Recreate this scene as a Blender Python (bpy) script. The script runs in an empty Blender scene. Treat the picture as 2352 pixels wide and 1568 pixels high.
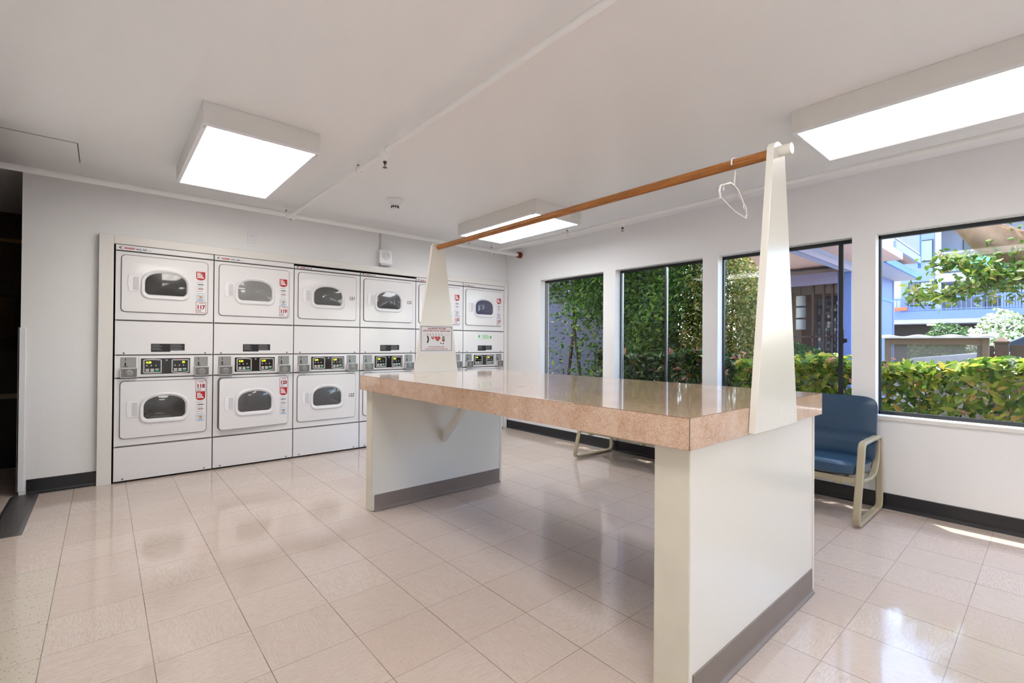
import bpy, bmesh, math, random
from mathutils import Vector, Matrix
import numpy as np
random.seed(7); rng = np.random.default_rng(7)
C = bpy.context.scene.collection
PI = math.pi

# ------------------------------------------------------------------ camera
CAMP = (-3.5709, -4.9259, 1.1371)
yaw, pit, rol, fpx = 0.8567, 0.0062, 0.0074, 1083.2
fw = Vector((math.cos(yaw)*math.cos(pit), math.sin(yaw)*math.cos(pit), math.sin(pit)))
r0 = Vector((math.sin(yaw), -math.cos(yaw), 0)); u0 = r0.cross(fw)
rr = r0*math.cos(rol) + u0*math.sin(rol); uu = -r0*math.sin(rol) + u0*math.cos(rol)
cd = bpy.data.cameras.new('camera'); cam = bpy.data.objects.new('camera', cd); C.objects.link(cam)
M = Matrix((rr, uu, -fw)).transposed().to_4x4(); M.translation = CAMP
cam.matrix_world = M
cd.sensor_width = 36; cd.lens = 36*fpx/2352; cd.clip_start = .02; cd.clip_end = 300
bpy.context.scene.camera = cam
# ------------------------------------------------------------------ world, sun, exposure
w = bpy.data.worlds.new('world'); bpy.context.scene.world = w; w.use_nodes = True
nt = w.node_tree; nt.nodes.clear()
sky = nt.nodes.new('ShaderNodeTexSky'); sky.sky_type = 'NISHITA'; sky.sun_disc = False
sky.sun_elevation = math.radians(72); sky.sun_rotation = math.radians(15); sky.air_density = 1.0; sky.dust_density = 1.5
bgn = nt.nodes.new('ShaderNodeBackground'); bgn.inputs[1].default_value = .85
on = nt.nodes.new('ShaderNodeOutputWorld'); nt.links.new(sky.outputs[0], bgn.inputs[0]); nt.links.new(bgn.outputs[0], on.inputs[0])
sl = bpy.data.lights.new('sun', 'SUN'); sl.energy = 5.0; sl.angle = math.radians(.6); sl.color = (1, .95, .86)
so = bpy.data.objects.new('sun', sl); C.objects.link(so)
so.rotation_euler = Vector((.2, .22, 1.0)).to_track_quat('Z', 'Y').to_euler(); so.location = (5, 5, 12)
vs = bpy.context.scene.view_settings
vs.view_transform = 'Standard'; vs.look = 'None'; vs.exposure = 0.78; vs.gamma = 1.0; vs.use_curve_mapping = False
LAMP = 7.5   # radiance of the fluorescent diffusers

# ------------------------------------------------------------------ materials
def lin(h):
    if isinstance(h, str):
        h = h.lstrip('#'); c = [int(h[i:i+2], 16)/255 for i in (0, 2, 4)]
    else: c = list(h)
    return tuple(((x+.055)/1.055)**2.4 if x > .04045 else x/12.92 for x in c) + (1,)
MATS = {}
class NG:
    def __init__(s, m): s.t = m.node_tree; s.n = s.t.nodes; s.l = s.t.links; s.b = s.n['Principled BSDF']; s.out = s.n['Material Output']
    def add(s, ty, **k):
        n = s.n.new(ty)
        for a, v in k.items(): setattr(n, a, v)
        return n
    def lk(s, a, b): s.l.new(a, b)
    def math(s, op, a, b=None, c=None):
        n = s.add('ShaderNodeMath', operation=op)
        for i, v in enumerate((a, b, c)):
            if v is None: continue
            if isinstance(v, (int, float)): n.inputs[i].default_value = v
            else: s.lk(v, n.inputs[i])
        return n.outputs[0]
    def noise(s, vec, scale, detail=3, rough=.5, out=0):
        n = s.add('ShaderNodeTexNoise'); n.inputs['Scale'].default_value = scale; n.inputs['Detail'].default_value = detail; n.inputs['Roughness'].default_value = rough
        if vec is not None: s.lk(vec, n.inputs['Vector'])
        return n.outputs[out]
    def ramp(s, fac, stops, interp='LINEAR'):
        n = s.add('ShaderNodeValToRGB'); cr = n.color_ramp; cr.interpolation = interp
        while len(cr.elements) < len(stops): cr.elements.new(.5)
        for e, (p, c) in zip(cr.elements, stops): e.position = p; e.color = c if len(c) == 4 else (*c, 1)
        s.lk(fac, n.inputs[0]); return n.outputs[0]
    def mix(s, fac, a, b, mode='MIX'):
        n = s.add('ShaderNodeMix', data_type='RGBA', blend_type=mode)
        for i, v in ((0, fac), (6, a), (7, b)):
            if isinstance(v, (int, float, tuple)): n.inputs[i].default_value = v
            else: s.lk(v, n.inputs[i])
        return n.outputs[2]
    def bump(s, h, st, dist=.01):
        n = s.add('ShaderNodeBump'); n.inputs['Strength'].default_value = st; n.inputs['Distance'].default_value = dist
        s.lk(h, n.inputs['Height']); s.lk(n.outputs[0], s.b.inputs['Normal'])
    def co(s, k='Object'): return s.add('ShaderNodeTexCoord').outputs[k]
    def geo(s, k): return s.add('ShaderNodeNewGeometry').outputs[k]
def mat(name, col, rough=.5, metal=0, spec=.5, bump=0, bs=200, var=0, vs_=3, coat=0, emit=0):
    if name in MATS: return MATS[name]
    m = bpy.data.materials.new(name); m.use_nodes = True; g = NG(m); b = g.b
    b.inputs['Base Color'].default_value = lin(col); b.inputs['Roughness'].default_value = rough; b.inputs['Metallic'].default_value = metal
    b.inputs['Specular IOR Level'].default_value = spec; b.inputs['Coat Weight'].default_value = coat; b.inputs['Coat Roughness'].default_value = .05
    if var:
        f = g.noise(g.co(), vs_, 4)
        c = lin(col); g.lk(g.ramp(f, [(.3, tuple(x*(1-var) for x in c[:3])+(1,)), (.7, c)]), b.inputs['Base Color'])
    if bump: g.bump(g.noise(g.co(), bs, 2), bump, .002)
    if emit: b.inputs['Emission Color'].default_value = lin(col); b.inputs['Emission Strength'].default_value = emit
    MATS[name] = m; return m
paint = mat('wall_paint', '#f0f0f1', .6, bump=.25, bs=90, spec=.3)
ceilm = mat('ceiling_paint', '#f7f7f8', .38, bump=.2, bs=60, spec=.4)
trimm = mat('trim_paint', '#e6e4e0', .4, bump=.1, bs=40)
pipem = mat('pipe_paint', '#f6f6f6', .3)
enam = mat('white_enamel', '#e9e8ea', .22, spec=.5, coat=.3)
enam2 = mat('white_enamel_strip', '#e4e3e4', .28)
plast = mat('white_plastic', '#ececf0', .3)
plastg = mat('grey_plastic_recess', '#cfced2', .4)
seam = mat('dark_seam', '#5a5754', .7)
black = mat('gap_black', '#120f0e', .9)
gapm = mat('door_gap_shade', '#747375', .6)  # gap round the dryer doors, its shade put into this grey
steel = mat('brushed_steel', '#9b9b9a', .4, .6, bump=.1, bs=300)
steeld = mat('worn_steel', '#807e7b', .35, .7)
tablep = mat('table_paint', '#e4e1d8', .2, bump=.08, bs=50, spec=.5)
tableedge = mat('table_edge_paint', '#dcd5c4', .4, var=.06, vs_=9)
blackbase = mat('black_vinyl_base', '#1d1e22', .3, bump=.4, bs=12)
greybase = mat('grey_rubber_base', '#877a72', .5, var=.12, vs_=8)
vinyl = mat('blue_vinyl', '#2a4763', .24, bump=.12, bs=25, spec=.5)
beige = mat('beige_metal', '#b3a98f', .35, spec=.5, var=.05, vs_=12)
alu = mat('aluminium', '#9fa3a6', .3, .9)
framek = mat('black_window_frame', '#1c2126', .4)
red = mat('sticker_red', '#b9161c', .4)
txr = mat('print_dark_red', '#9c2028', .5)
txk = mat('print_black', '#1b1b1d', .5)
txg = mat('print_grey', '#7d7d80', .5)
txb = mat('print_blue', '#3b6fae', .5)
txo = mat('print_orange', '#d79a5f', .5)
paper = mat('sticker_paper', '#e6e6ea', .4)
paleb = mat('sticker_pale_blue', '#cfdbe8', .4)
panelk = mat('display_black', '#15171c', .12, coat=.5)
green = mat('button_green', '#1c9a68', .4)
btnw = mat('button_grey', '#c9c9c6', .4)
lcd = mat('digit_yellow', '#e6f02a', .5, emit=1.2)
redcap = mat('rust_red_iron', '#8a3a24', .6, var=.2, vs_=40)
brass = mat('sprinkler_brass', '#5d5348', .35, .8)

def glassm(name='window_glass', tint=(1, 1, 1), rough=0.0, dust=0):
    m = bpy.data.materials.new(name); m.use_nodes = True; g = NG(m); g.n.remove(g.b)
    tr = g.add('ShaderNodeBsdfTransparent'); tr.inputs[0].default_value = (*tint, 1)
    gl = g.add('ShaderNodeBsdfGlossy'); gl.inputs['Roughness'].default_value = rough
    lw = g.add('ShaderNodeLayerWeight'); lw.inputs[0].default_value = .5; fac = g.math('MULTIPLY_ADD', g.math('POWER', lw.outputs['Facing'], 5.0), .3, .015)
    mx = g.add('ShaderNodeMixShader'); g.lk(fac, mx.inputs[0]); g.lk(tr.outputs[0], mx.inputs[1]); g.lk(gl.outputs[0], mx.inputs[2])
    o_ = mx.outputs[0]
    if dust:
        df = g.add('ShaderNodeBsdfDiffuse'); df.inputs[0].default_value = lin('#a59e96'); m2 = g.add('ShaderNodeMixShader'); m2.inputs[0].default_value = dust; g.lk(o_, m2.inputs[1]); g.lk(df.outputs[0], m2.inputs[2]); o_ = m2.outputs[0]
    g.lk(o_, g.out.inputs[0]); MATS[name] = m; return m
glass = glassm()
def floor_mat():
    m = bpy.data.materials.new('vinyl_floor_tiles'); m.use_nodes = True; g = NG(m); T = .3048
    mp = g.add('ShaderNodeMapping'); g.lk(g.co('Object'), mp.inputs[0])
    mp.inputs['Location'].default_value = (2.5102/T, 3.1482/T, 0); mp.inputs['Scale'].default_value = (1/T, 1/T, 1)
    sp = g.add('ShaderNodeSeparateXYZ'); g.lk(mp.outputs[0], sp.inputs[0]); X, Y = sp.outputs[0], sp.outputs[1]
    ix, iy = g.math('FLOOR', X), g.math('FLOOR', Y); fx, fy = g.math('FRACT', X), g.math('FRACT', Y)
    par = g.math('MODULO', g.math('ABSOLUTE', g.math('ADD', ix, iy)), 2.0)
    cb = g.add('ShaderNodeCombineXYZ'); g.lk(ix, cb.inputs[0]); g.lk(iy, cb.inputs[1])
    wn = g.add('ShaderNodeTexWhiteNoise', noise_dimensions='3D'); g.lk(cb.outputs[0], wn.inputs[0]); rnd = wn.outputs[0]
    # streak coords: long along one axis, the axis alternates from tile to tile
    a = g.math('ADD', g.math('MULTIPLY', fx, par), g.math('MULTIPLY', fy, g.math('SUBTRACT', 1.0, par)))
    b_ = g.math('ADD', g.math('MULTIPLY', fy, par), g.math('MULTIPLY', fx, g.math('SUBTRACT', 1.0, par)))
    def streak(sa, sb, off, sc):
        c = g.add('ShaderNodeCombineXYZ'); g.lk(g.math('MULTIPLY', a, sa), c.inputs[0]); g.lk(g.math('MULTIPLY', b_, sb), c.inputs[1]); g.lk(g.math('MULTIPLY_ADD', rnd, 57.0, off), c.inputs[2])
        return g.noise(c.outputs[0], sc, 3, .6)
    s1 = streak(3, 22, 0, 2.6); s2 = streak(9, 40, 9, 2.6); s3 = streak(9, 30, 31, 2.6)
    base = g.ramp(rnd, [(0, lin('#cdbeb5')), (.5, lin('#d2c4bc')), (1, lin('#d6cac2'))])
    c1 = g.mix(g.ramp(s1, [(.35, (0, 0, 0, 1)), (.65, (1, 1, 1, 1))]), base, lin((.785, .72, .675)))
    c2 = g.mix(g.ramp(s2, [(.61, (0, 0, 0, 1)), (.72, (.8, .8, .8, 1))]), c1, lin('#a28d7b'))
    c3 = g.mix(g.ramp(s3, [(.71, (0, 0, 0, 1)), (.74, (.85, .85, .85, 1))]), c2, lin('#ab6b4c'))
    # the odd repair tiles at the doorway carry dark chips
    old = g.math('MULTIPLY', g.math('LESS_THAN', X, -4.0), g.math('LESS_THAN', Y, 5.0))
    v = g.add('ShaderNodeTexVoronoi'); v.inputs['Scale'].default_value = 22; g.lk(mp.outputs[0], v.inputs['Vector'])
    sp_ = g.math('MULTIPLY', g.math('LESS_THAN', v.outputs['Distance'], .17), old)
    c4 = g.mix(g.math('MULTIPLY', old, .5), c3, lin('#cdc8b8')); c5 = g.mix(g.math('MULTIPLY', sp_, .75), c4, lin('#6d6350'))
    # joints
    ex = g.math('MINIMUM', fx, g.math('SUBTRACT', 1.0, fx)); ey = g.math('MINIMUM', fy, g.math('SUBTRACT', 1.0, fy))
    jx = g.math('LESS_THAN', ex, .0052); jy = g.math('MULTIPLY', g.math('LESS_THAN', ey, .0042), .75)
    j = g.math('MAXIMUM', jx, jy)
    dirt = g.noise(mp.outputs[0], 1.3, 3)
    jj = g.math('MULTIPLY', j, g.ramp(dirt, [(.3, (.45, .45, .45, 1)), (.7, (.85, .85, .85, 1))]))
    c6 = g.mix(jj, c5, lin('#64564b'))
    # scattered black heel marks
    v2 = g.add('ShaderNodeTexVoronoi'); v2.inputs['Scale'].default_value = 1.7; g.lk(mp.outputs[0], v2.inputs['Vector'])
    c7 = g.mix(g.math('MULTIPLY', g.math('LESS_THAN', v2.outputs['Distance'], .022), .7), c6, lin('#4a413b'))
    g.lk(c7, g.b.inputs['Base Color'])
    g.lk(g.ramp(g.noise(mp.outputs[0], 2.2, 4), [(.3, (.05,)*3), (.75, (.13,)*3)]), g.b.inputs['Roughness'])
    g.b.inputs['Specular IOR Level'].default_value = .55
    h = g.math('ADD', g.noise(mp.outputs[0], 1.1, 2), g.math('MULTIPLY', j, -.08))
    h2 = g.math('ADD', h, g.math('MULTIPLY', g.noise(mp.outputs[0], 9, 2), .05))
    g.bump(h2, .35, .004)
    return m
def laminate():
    m = bpy.data.materials.new('mottled_laminate'); m.use_nodes = True; g = NG(m); c = g.co('Object')
    n1 = g.noise(c, 9, 5, .6); n2 = g.noise(c, 48, 3, .7)
    col = g.ramp(n1, [(.3, lin('#b08360')), (.5, lin('#c0977a')), (.72, lin('#ceae97'))])
    d = g.add('ShaderNodeTexNoise'); d.inputs['Scale'].default_value = 85; d.inputs['Detail'].default_value = 3; d.inputs['Distortion'].default_value = 1.6; g.lk(c, d.inputs['Vector'])
    vein = g.ramp(d.outputs[0], [(.42, (0, 0, 0, 1)), (.52, (.6,)*3), (.62, (0, 0, 0, 1))])
    c2 = g.mix(vein, col, lin('#e2cdb8')); g.lk(c2, g.b.inputs['Base Color']); g.b.inputs['Coat Weight'].default_value = .8; g.b.inputs['Coat Roughness'].default_value = .06; g.b.inputs['Coat IOR'].default_value = 1.5
    g.b.inputs['Roughness'].default_value = .14; g.b.inputs['Specular IOR Level'].default_value = .6
    g.lk(g.ramp(g.noise(c, 6, 4), [(.3, (.2,)*3), (.7, (.28,)*3)]), g.b.inputs['Roughness'])
    g.bump(g.noise(c, 3, 2), .12, .004); return m
def wood():
    m = bpy.data.materials.new('varnished_wood'); m.use_nodes = True; g = NG(m)
    mp = g.add('ShaderNodeMapping'); g.lk(g.co(), mp.inputs[0]); mp.inputs['Scale'].default_value = (40, 3, 40)
    n = g.noise(mp.outputs[0], 3, 5, .6)
    g.lk(g.ramp(n, [(.3, lin('#7c4a1c')), (.5, lin('#a0652c')), (.72, lin('#b87a3c'))]), g.b.inputs['Base Color']); g.b.inputs['Roughness'].default_value = .35; return m
def leafm(name, stops, rough=.4, trans=.45):
    m = bpy.data.materials.new(name); m.use_nodes = True; g = NG(m); g.b.inputs['Roughness'].default_value = rough
    c = g.ramp(g.geo('Random Per Island'), [(p, lin(h)) for p, h in stops]); g.lk(c, g.b.inputs['Base Color'])
    t = g.add('ShaderNodeBsdfTranslucent'); g.lk(c, t.inputs[0]); mx = g.add('ShaderNodeMixShader'); mx.inputs[0].default_value = trans
    g.lk(g.b.outputs[0], mx.inputs[1]); g.lk(t.outputs[0], mx.inputs[2]); g.lk(mx.outputs[0], g.out.inputs[0]); return m
def lampm(name, tint, axis, n, lo=.75, one=False):
    # fluorescent tubes glowing through an acrylic diffuser: n brighter bands
    m = bpy.data.materials.new(name); m.use_nodes = True; g = NG(m)
    sp = g.add('ShaderNodeSeparateXYZ'); g.lk(g.co('Generated'), sp.inputs[0])
    s = g.math('SINE', g.math('MULTIPLY', sp.outputs[axis], 2*PI*n)); f = g.math('MULTIPLY_ADD', g.math('MULTIPLY_ADD', s, .5, .5), 1-lo, lo)
    if one: f = g.ramp(sp.outputs[axis], [(.22, (1, 1, 1, 1)), (.42, (.14,)*3), (.56, (.065,)*3), (1, (.05,)*3)], 'EASE')
    g.b.inputs['Base Color'].default_value = (.8, .8, .8, 1); g.b.inputs['Roughness'].default_value = .3
    g.b.inputs['Emission Color'].default_value = (*tint, 1); g.lk(g.math('MULTIPLY', f, LAMP), g.b.inputs['Emission Strength']); return m

# ------------------------------------------------------------------ mesh builder
class MB:
    def __init__(s): s.v = []; s.f = []; s.mi = []; s.m = []
    def _m(s, m):
        if m not in s.m: s.m.append(m)
        return s.m.index(m)
    def raw(s, vs, fs, m):
        o = len(s.v); s.v += [tuple(p) for p in vs]; k = s._m(m)
        for f in fs: s.f.append(tuple(i+o for i in f)); s.mi.append(k)
        return s
    def box(s, x0, x1, y0, y1, z0, z1, m):
        return s.raw([(x, y, z) for x in (x0, x1) for y in (y0, y1) for z in (z0, z1)],
                     [(0, 1, 3, 2), (4, 6, 7, 5), (0, 4, 5, 1), (2, 3, 7, 6), (0, 2, 6, 4), (1, 5, 7, 3)], m)
    def prism(s, pts, a0, a1, m, ax='y'):
        # polygon pts (p,q) in the plane across ax, extruded a0..a1
        n = len(pts)
        def P(p, a): return {'y': (p[0], a, p[1]), 'x': (a, p[0], p[1]), 'z': (p[0], p[1], a)}[ax]
        vs = [P(p, a0) for p in pts]+[P(p, a1) for p in pts]
        return s.raw(vs, [tuple(range(n)), tuple(range(2*n-1, n-1, -1))]+[(i, (i+1) % n, n+(i+1) % n, n+i) for i in range(n)], m)
    def ring(s, loops, m, cap=True, close=True):
        n = len(loops[0]); vs = [p for l in loops for p in l]; fs = []
        for k in range(len(loops)-1):
            for i in range(n if close else n-1):
                j = (i+1) % n; fs.append((k*n+i, k*n+j, (k+1)*n+j, (k+1)*n+i))
        if cap: fs += [tuple(range(n)), tuple(range(len(vs)-1, len(vs)-n-1, -1))]
        return s.raw(vs, fs, m)
    def tube(s, path, r, m, n=12, rx=None):
        # round (or elliptical) tube along a path; r scalar or per point
        path = [Vector(p) for p in path]; loops = []; up = None
        for i, p in enumerate(path):
            d = (path[min(i+1, len(path)-1)]-path[max(i-1, 0)]).normalized()
            if up is None: up = Vector((0, 0, 1)) if abs(d.z) < .9 else Vector((0, 1, 0))
            a = d.cross(up).normalized(); b = a.cross(d).normalized(); up = b
            R = r[i] if isinstance(r, (list, tuple)) else r
            loops.append([p+a*math.cos(t)*R+b*math.sin(t)*(rx or R) for t in [2*PI*k/n for k in range(n)]])
        return s.ring(loops, m)
    def bar(s, path, wn, th, nrm, m):
        # flat bar: width wn along nrm, thickness th in the path plane
        path = [Vector(p) for p in path]; N = Vector(nrm).normalized(); loops = []
        for i, p in enumerate(path):
            d = (path[min(i+1, len(path)-1)]-path[max(i-1, 0)]).normalized(); a = d.cross(N).normalized()
            c = .006
            loops.append([p+a*(th/2)*sx+N*(wn/2-c)*sy if k else p+a*(th/2-c)*sx+N*(wn/2)*sy for sx, sy, k in ((1, -1, 1), (1, 1, 1), (1, 1, 0), (-1, 1, 0), (-1, 1, 1), (-1, -1, 1), (-1, -1, 0), (1, -1, 0))])
        return s.ring(loops, m)
    def lathe(s, prof, c, m, n=24, ax='z'):
        loops = []
        for r, h in prof:
            L = []
            for k in range(n):
                t = 2*PI*k/n; a, b = r*math.cos(t), r*math.sin(t)
                L.append({'z': (c[0]+a, c[1]+b, c[2]+h), 'y': (c[0]+a, c[1]+h, c[2]+b), 'x': (c[0]+h, c[1]+a, c[2]+b)}[ax])
            loops.append(L)
        return s.ring(loops, m)
    def text(s, txt, x, y, z, size, m, face='-y', bold=0, align='LEFT', sx=1, ital=0, th=.0004):
        cu = bpy.data.curves.new('t', 'FONT'); cu.body = txt; cu.size = size; cu.offset = bold; cu.align_x = align; cu.shear = ital; cu.resolution_u = 3
        o = bpy.data.objects.new('t', cu); C.objects.link(o); dg = bpy.context.evaluated_depsgraph_get()
        me = bpy.data.meshes.new_from_object(o.evaluated_get(dg)); vs = []
        for v in me.vertices:
            a, b = v.co.x*sx, v.co.y
            vs.append({'-y': (x+a, y-th, z+b), '-x': (x-th, y-a, z+b)}[face])
        s.raw(vs, [tuple(p.vertices) for p in me.polygons], m)
        bpy.data.objects.remove(o); bpy.data.meshes.remove(me); bpy.data.curves.remove(cu); return s
    def build(s, name, parent=None, loc=(0, 0, 0), smooth=False, bevel=0, label=None):
        me = bpy.data.meshes.new(name); L = Vector(loc)
        me.from_pydata([tuple(Vector(v)-L) for v in s.v], [], s.f)
        for m in s.m: me.materials.append(m)
        me.polygons.foreach_set('material_index', s.mi)
        bm = bmesh.new(); bm.from_mesh(me)
        if len(s.f) < 60000: bmesh.ops.recalc_face_normals(bm, faces=bm.faces)
        if bevel:
            es = [e for e in bm.edges if len(e.link_faces) == 2 and e.calc_face_angle(0) > .6]
            bmesh.ops.bevel(bm, geom=es, offset=bevel, segments=2, affect='EDGES', profile=.6, clamp_overlap=True)
        bm.to_mesh(me); bm.free()
        if smooth:
            me.polygons.foreach_set('use_smooth', [True]*len(me.polygons))
            try: me.set_sharp_from_angle(angle=math.radians(40))
            except Exception: pass
        o = bpy.data.objects.new(name, me); C.objects.link(o); o.location = L
        if parent is not None:
            o.parent = parent; o.location = L
        if label: o['label'] = label
        return o
def tag(o, label, cat, group=None, kind=None):
    if label: o['label'] = label
    if cat: o['category'] = cat
    if group: o['group'] = group
    if kind: o['kind'] = kind
    return o
def thing(name, label, cat, loc=(0, 0, 0), group=None):
    o = bpy.data.objects.new(name, None); C.objects.link(o); o.location = loc; o.empty_display_size = .1
    return tag(o, label, cat, group)
def struct(o): o['kind'] = 'structure'; return o
def rrect(x0, x1, z0, z1, r, n=5):
    P = []
    for cx, cz, a in ((x1-r, z1-r, 0), (x0+r, z1-r, 1), (x0+r, z0+r, 2), (x1-r, z0+r, 3)):
        for k in range(n+1):
            t = (a+k/n)*PI/2; P.append((cx+r*math.cos(t), cz+r*math.sin(t)))
    return P
def disc(x, z, r, n=12): return [(x+r*math.cos(2*PI*k/n), z+r*math.sin(2*PI*k/n)) for k in range(n)]
def arc(c, r, a0, a1, n=6): return [(c[0]+r*math.cos(math.radians(a0+(a1-a0)*k/n)), c[1]+r*math.sin(math.radians(a0+(a1-a0)*k/n))) for k in range(n+1)]

# ------------------------------------------------------------------ the room
XW, YD, HC, XL, YB = .625, .05, 2.41, -4.03, -8.6
struct(MB().box(XL-2.6, XW+.1, YB-.1, 5.2, -.1, 0, floor_mat()).build('floor'))
struct(MB().box(XL-2.6, XW+.1, YB-.1, 5.2, HC, HC+.12, ceilm).build('ceiling'))
# dryer wall with the recess that takes the machines
b = MB(); b.box(XL, -3.56, YD, YD+.14, 0, HC, paint); b.box(-3.56, .59, YD, YD+.14, 1.955, HC, paint); b.box(.59, XW, YD, YD+.14, 0, HC, paint)
b.box(-3.56, XW+.2, 1.0, 1.1, 0, HC, black); b.box(-3.6, -3.56, YD+.14, 1.0, 0, HC, black); b.box(XL, XL+.12, YD+.14, 5.2, 0, HC, paint)
struct(b.build('wall_back'))
OPN = [(-1.628, -.626), (-2.778, -1.787), (-3.933, -2.917), (-7.2, -4.071)]
ZS, ZH, WT = .65, 1.957, .16
b = MB(); b.box(XW, XW+WT, YB, YD+1.1, 0, ZS, paint); b.box(XW, XW+WT, YB, YD+1.1, ZH, HC, paint)
ys = [YD+1.1]
for lo, hi in OPN: b.box(XW, XW+WT, hi, ys[-1], ZS, ZH, paint); ys.append(lo)
b.box(XW, XW+WT, YB, ys[-1], ZS, ZH, paint); struct(b.build('wall_right'))
b = MB(); b.box(XL-.14, XL, YB, -.96, 0, HC, paint); struct(b.build('wall_left'))
struct(MB().box(XL-2.6, XW+.1, YB-.1, YB, 0, HC, paint).build('wall_front'))
hallp = mat('hall_wall', '#4a3d2c', .6)
struct(MB().box(XL-2.6, XL+.1, 1.9, 2.0, 0, HC, hallp).build('wall_hall_end'))
struct(MB().box(XL-2.7, XL-2.6, YB-.1, 5.2, 0, HC, hallp).build('wall_hall_side'))
# baseboards
def cove(p0, p1, nrm, m, name, h=.1, t=.006, toe=.018):
    p0, p1, n = Vector((*p0, 0)), Vector((*p1, 0)), Vector((*nrm, 0))
    prof = [(0, 0), (toe, 0), (toe, .003), (t+.003, .012), (t, .022), (t, h-.004), (t-.003, h), (0, h)]
    b = MB(); b.ring([[p+n*a+Vector((0, 0, z)) for a, z in prof] for p in (p0, p1)], m); return b.build(name)
struct(cove((XW, YD), (XW, -4.55), (-1, 0), blackbase, 'baseboard_right', .108))
struct(cove((XW, -4.55), (XW, YB), (-1, 0), blackbase, 'baseboard_right', .108))
struct(cove((-3.99, YD), (-3.603, YD), (0, -1), blackbase, 'baseboard_back', .112))
struct(cove((XL, -.96), (XL, YB), (1, 0), blackbase, 'baseboard_left', .108))
# casing round the machines
b = MB(); b.box(-3.603, -3.513, -.003, YD, 0, 1.99, trimm); b.box(-3.513, .552, -.003, YD, 1.921, 1.99, trimm); b.box(.552, .612, -.003, YD, 0, 1.99, trimm)
struct(b.build('trim_1', bevel=.003))
o = MB()
o.box(XL-.012, XL+.028, YD-.007, YD-.001, .03, 1.235, plast).box(XL-.012, XL-.002, YD-.007, YD+.15, .03, 1.235, plast)
tag(o.build('corner_guard', bevel=.002), 'white plastic corner guard on the wall edge beside the doorway', 'corner guard')
# threshold
b = MB(); prof = [(-.075, 0), (-.06, .006)]
for k in range(9): x = -.055+k*.0125; prof += [(x, .009), (x+.004, .009), (x+.005, .0065), (x+.0115, .0065)]
prof += [(.06, .006), (.075, 0)]
b.prism([(-3.995+x, z+.0005) for x, z in prof], -.96, .035, mat('dull_aluminium', '#7d7b7a', .4, .85, bump=.3, bs=20), 'y')
tag(b.build('door_threshold'), 'ribbed grey metal threshold strip on the floor of the doorway', 'threshold')
# windows
def window(k, lo, hi, mull=None, handle=False):
    x0, x1 = XW+.09, XW+.125; b = MB(); t = .017
    b.box(x0, x1, lo, lo+t, ZS, ZH, framek).box(x0, x1, hi-t, hi, ZS, ZH, framek).box(x0, x1, lo, hi, ZH-.03, ZH, framek).box(x0, x1, lo, hi, ZS, ZS+.025, framek)
    root = struct(b.build('window_%d' % k, bevel=.002))
    g = MB(); g.box(x0+.014, x0+.018, lo+t, hi-t, ZS+.025, ZH-.03, glass); g.build('glass', root)
    if mull is not None:
        m = MB(); m.box(x0-.006, x1-.006, mull-.009, mull+.009, ZS+.02, ZH-.025, framek); m.box(x0-.008, x0+.01, mull-.022, mull-.009, ZS+.02, ZH-.025, alu if k == 2 else framek); m.build('mullion', root, bevel=.0015)
    j = MB(); wj = mat('lit_reveal_white', '#fbfbfd', .45); j.box(XW+.001, x0, hi-.004, hi-.0005, ZS, ZH-.0005, wj).box(XW+.001, x0, lo+.0005, hi-.004, ZH-.004, ZH-.0005, wj); j.build('lit_reveal', root)  # lining whiter than the wall: daylight on these faces put into the colour
    if k < 3:
        MB().box(x0-.002, x0+.012, hi-t-.02, hi-t, ZS+.025, ZH-.03, alu).build('track', root)
    if handle:
        h = MB(); h.box(x0-.03, x0-.006, mull-.03, mull+.0, 1.16, 1.27, framek); h.box(x0-.02, x0-.006, mull-.05, mull-.03, 1.17, 1.2, framek); h.build('latch', root, bevel=.003)
    s = MB(); s.box(XW-.012, x0, lo-.0, hi+.0, ZS-.03, ZS-.001, trimm) if k == 4 else s.box(XW-.004, x0, lo, hi, ZS-.02, ZS-.001, trimm); s.build('sill', root, bevel=.003)
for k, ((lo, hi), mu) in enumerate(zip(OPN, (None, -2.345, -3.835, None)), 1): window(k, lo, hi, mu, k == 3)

# ------------------------------------------------------------------ ceiling fixtures
def fixture(x0, x1, y0, y1, label, tint, axis, n, lo=.8, one=False):
    zb = 2.29; r = thing('ceiling_light', label, 'ceiling light', ((x0+x1)/2, (y0+y1)/2, HC), 'fluorescent ceiling lights')
    cx, cy = (x0+x1)/2, (y0+y1)/2; X0, X1, Y0, Y1 = x0-cx, x1-cx, y0-cy, y1-cy; B = zb-HC; t = .004
    b = MB(); b.box(X0, X0+t, Y0, Y1, B, -.001, trimm).box(X1-t, X1, Y0, Y1, B, -.001, trimm).box(X0+t, X1-t, Y0, Y0+t, B, -.001, trimm).box(X0+t, X1-t, Y1-t, Y1, B, -.001, trimm).box(X0+t, X1-t, Y0+t, Y1-t, -.006, -.001, trimm)
    b.build('housing', r)
    f = MB(); e = .02
    for q in ((X0-.003, X0+e, Y0-.003, Y1+.003), (X1-e, X1+.003, Y0-.003, Y1+.003), (X0+e, X1-e, Y0-.003, Y0+e), (X0+e, X1-e, Y1-e, Y1+.003)): f.box(*q, B-.004, B+.004, plast)
    f.build('frame', r, bevel=.001)
    MB().box(X0+e, X1-e, Y0+e, Y1-e, B-.001, B+.002, lampm('diffuser_glow', tint, axis, n, lo, one)).build('diffuser', r)
    for sx in (X0+.012, X1-.012): MB().box(sx-.006, sx+.006, Y0+.02, Y0+.05, B-.007, B-.003, plastg).build('latch', r)
fixture(-3.184, -2.586, -1.986, -.77, 'boxed ceiling light nearest the doorway, warm glowing diffuser', (1, .95, .88), 0, 2, .72)
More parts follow.
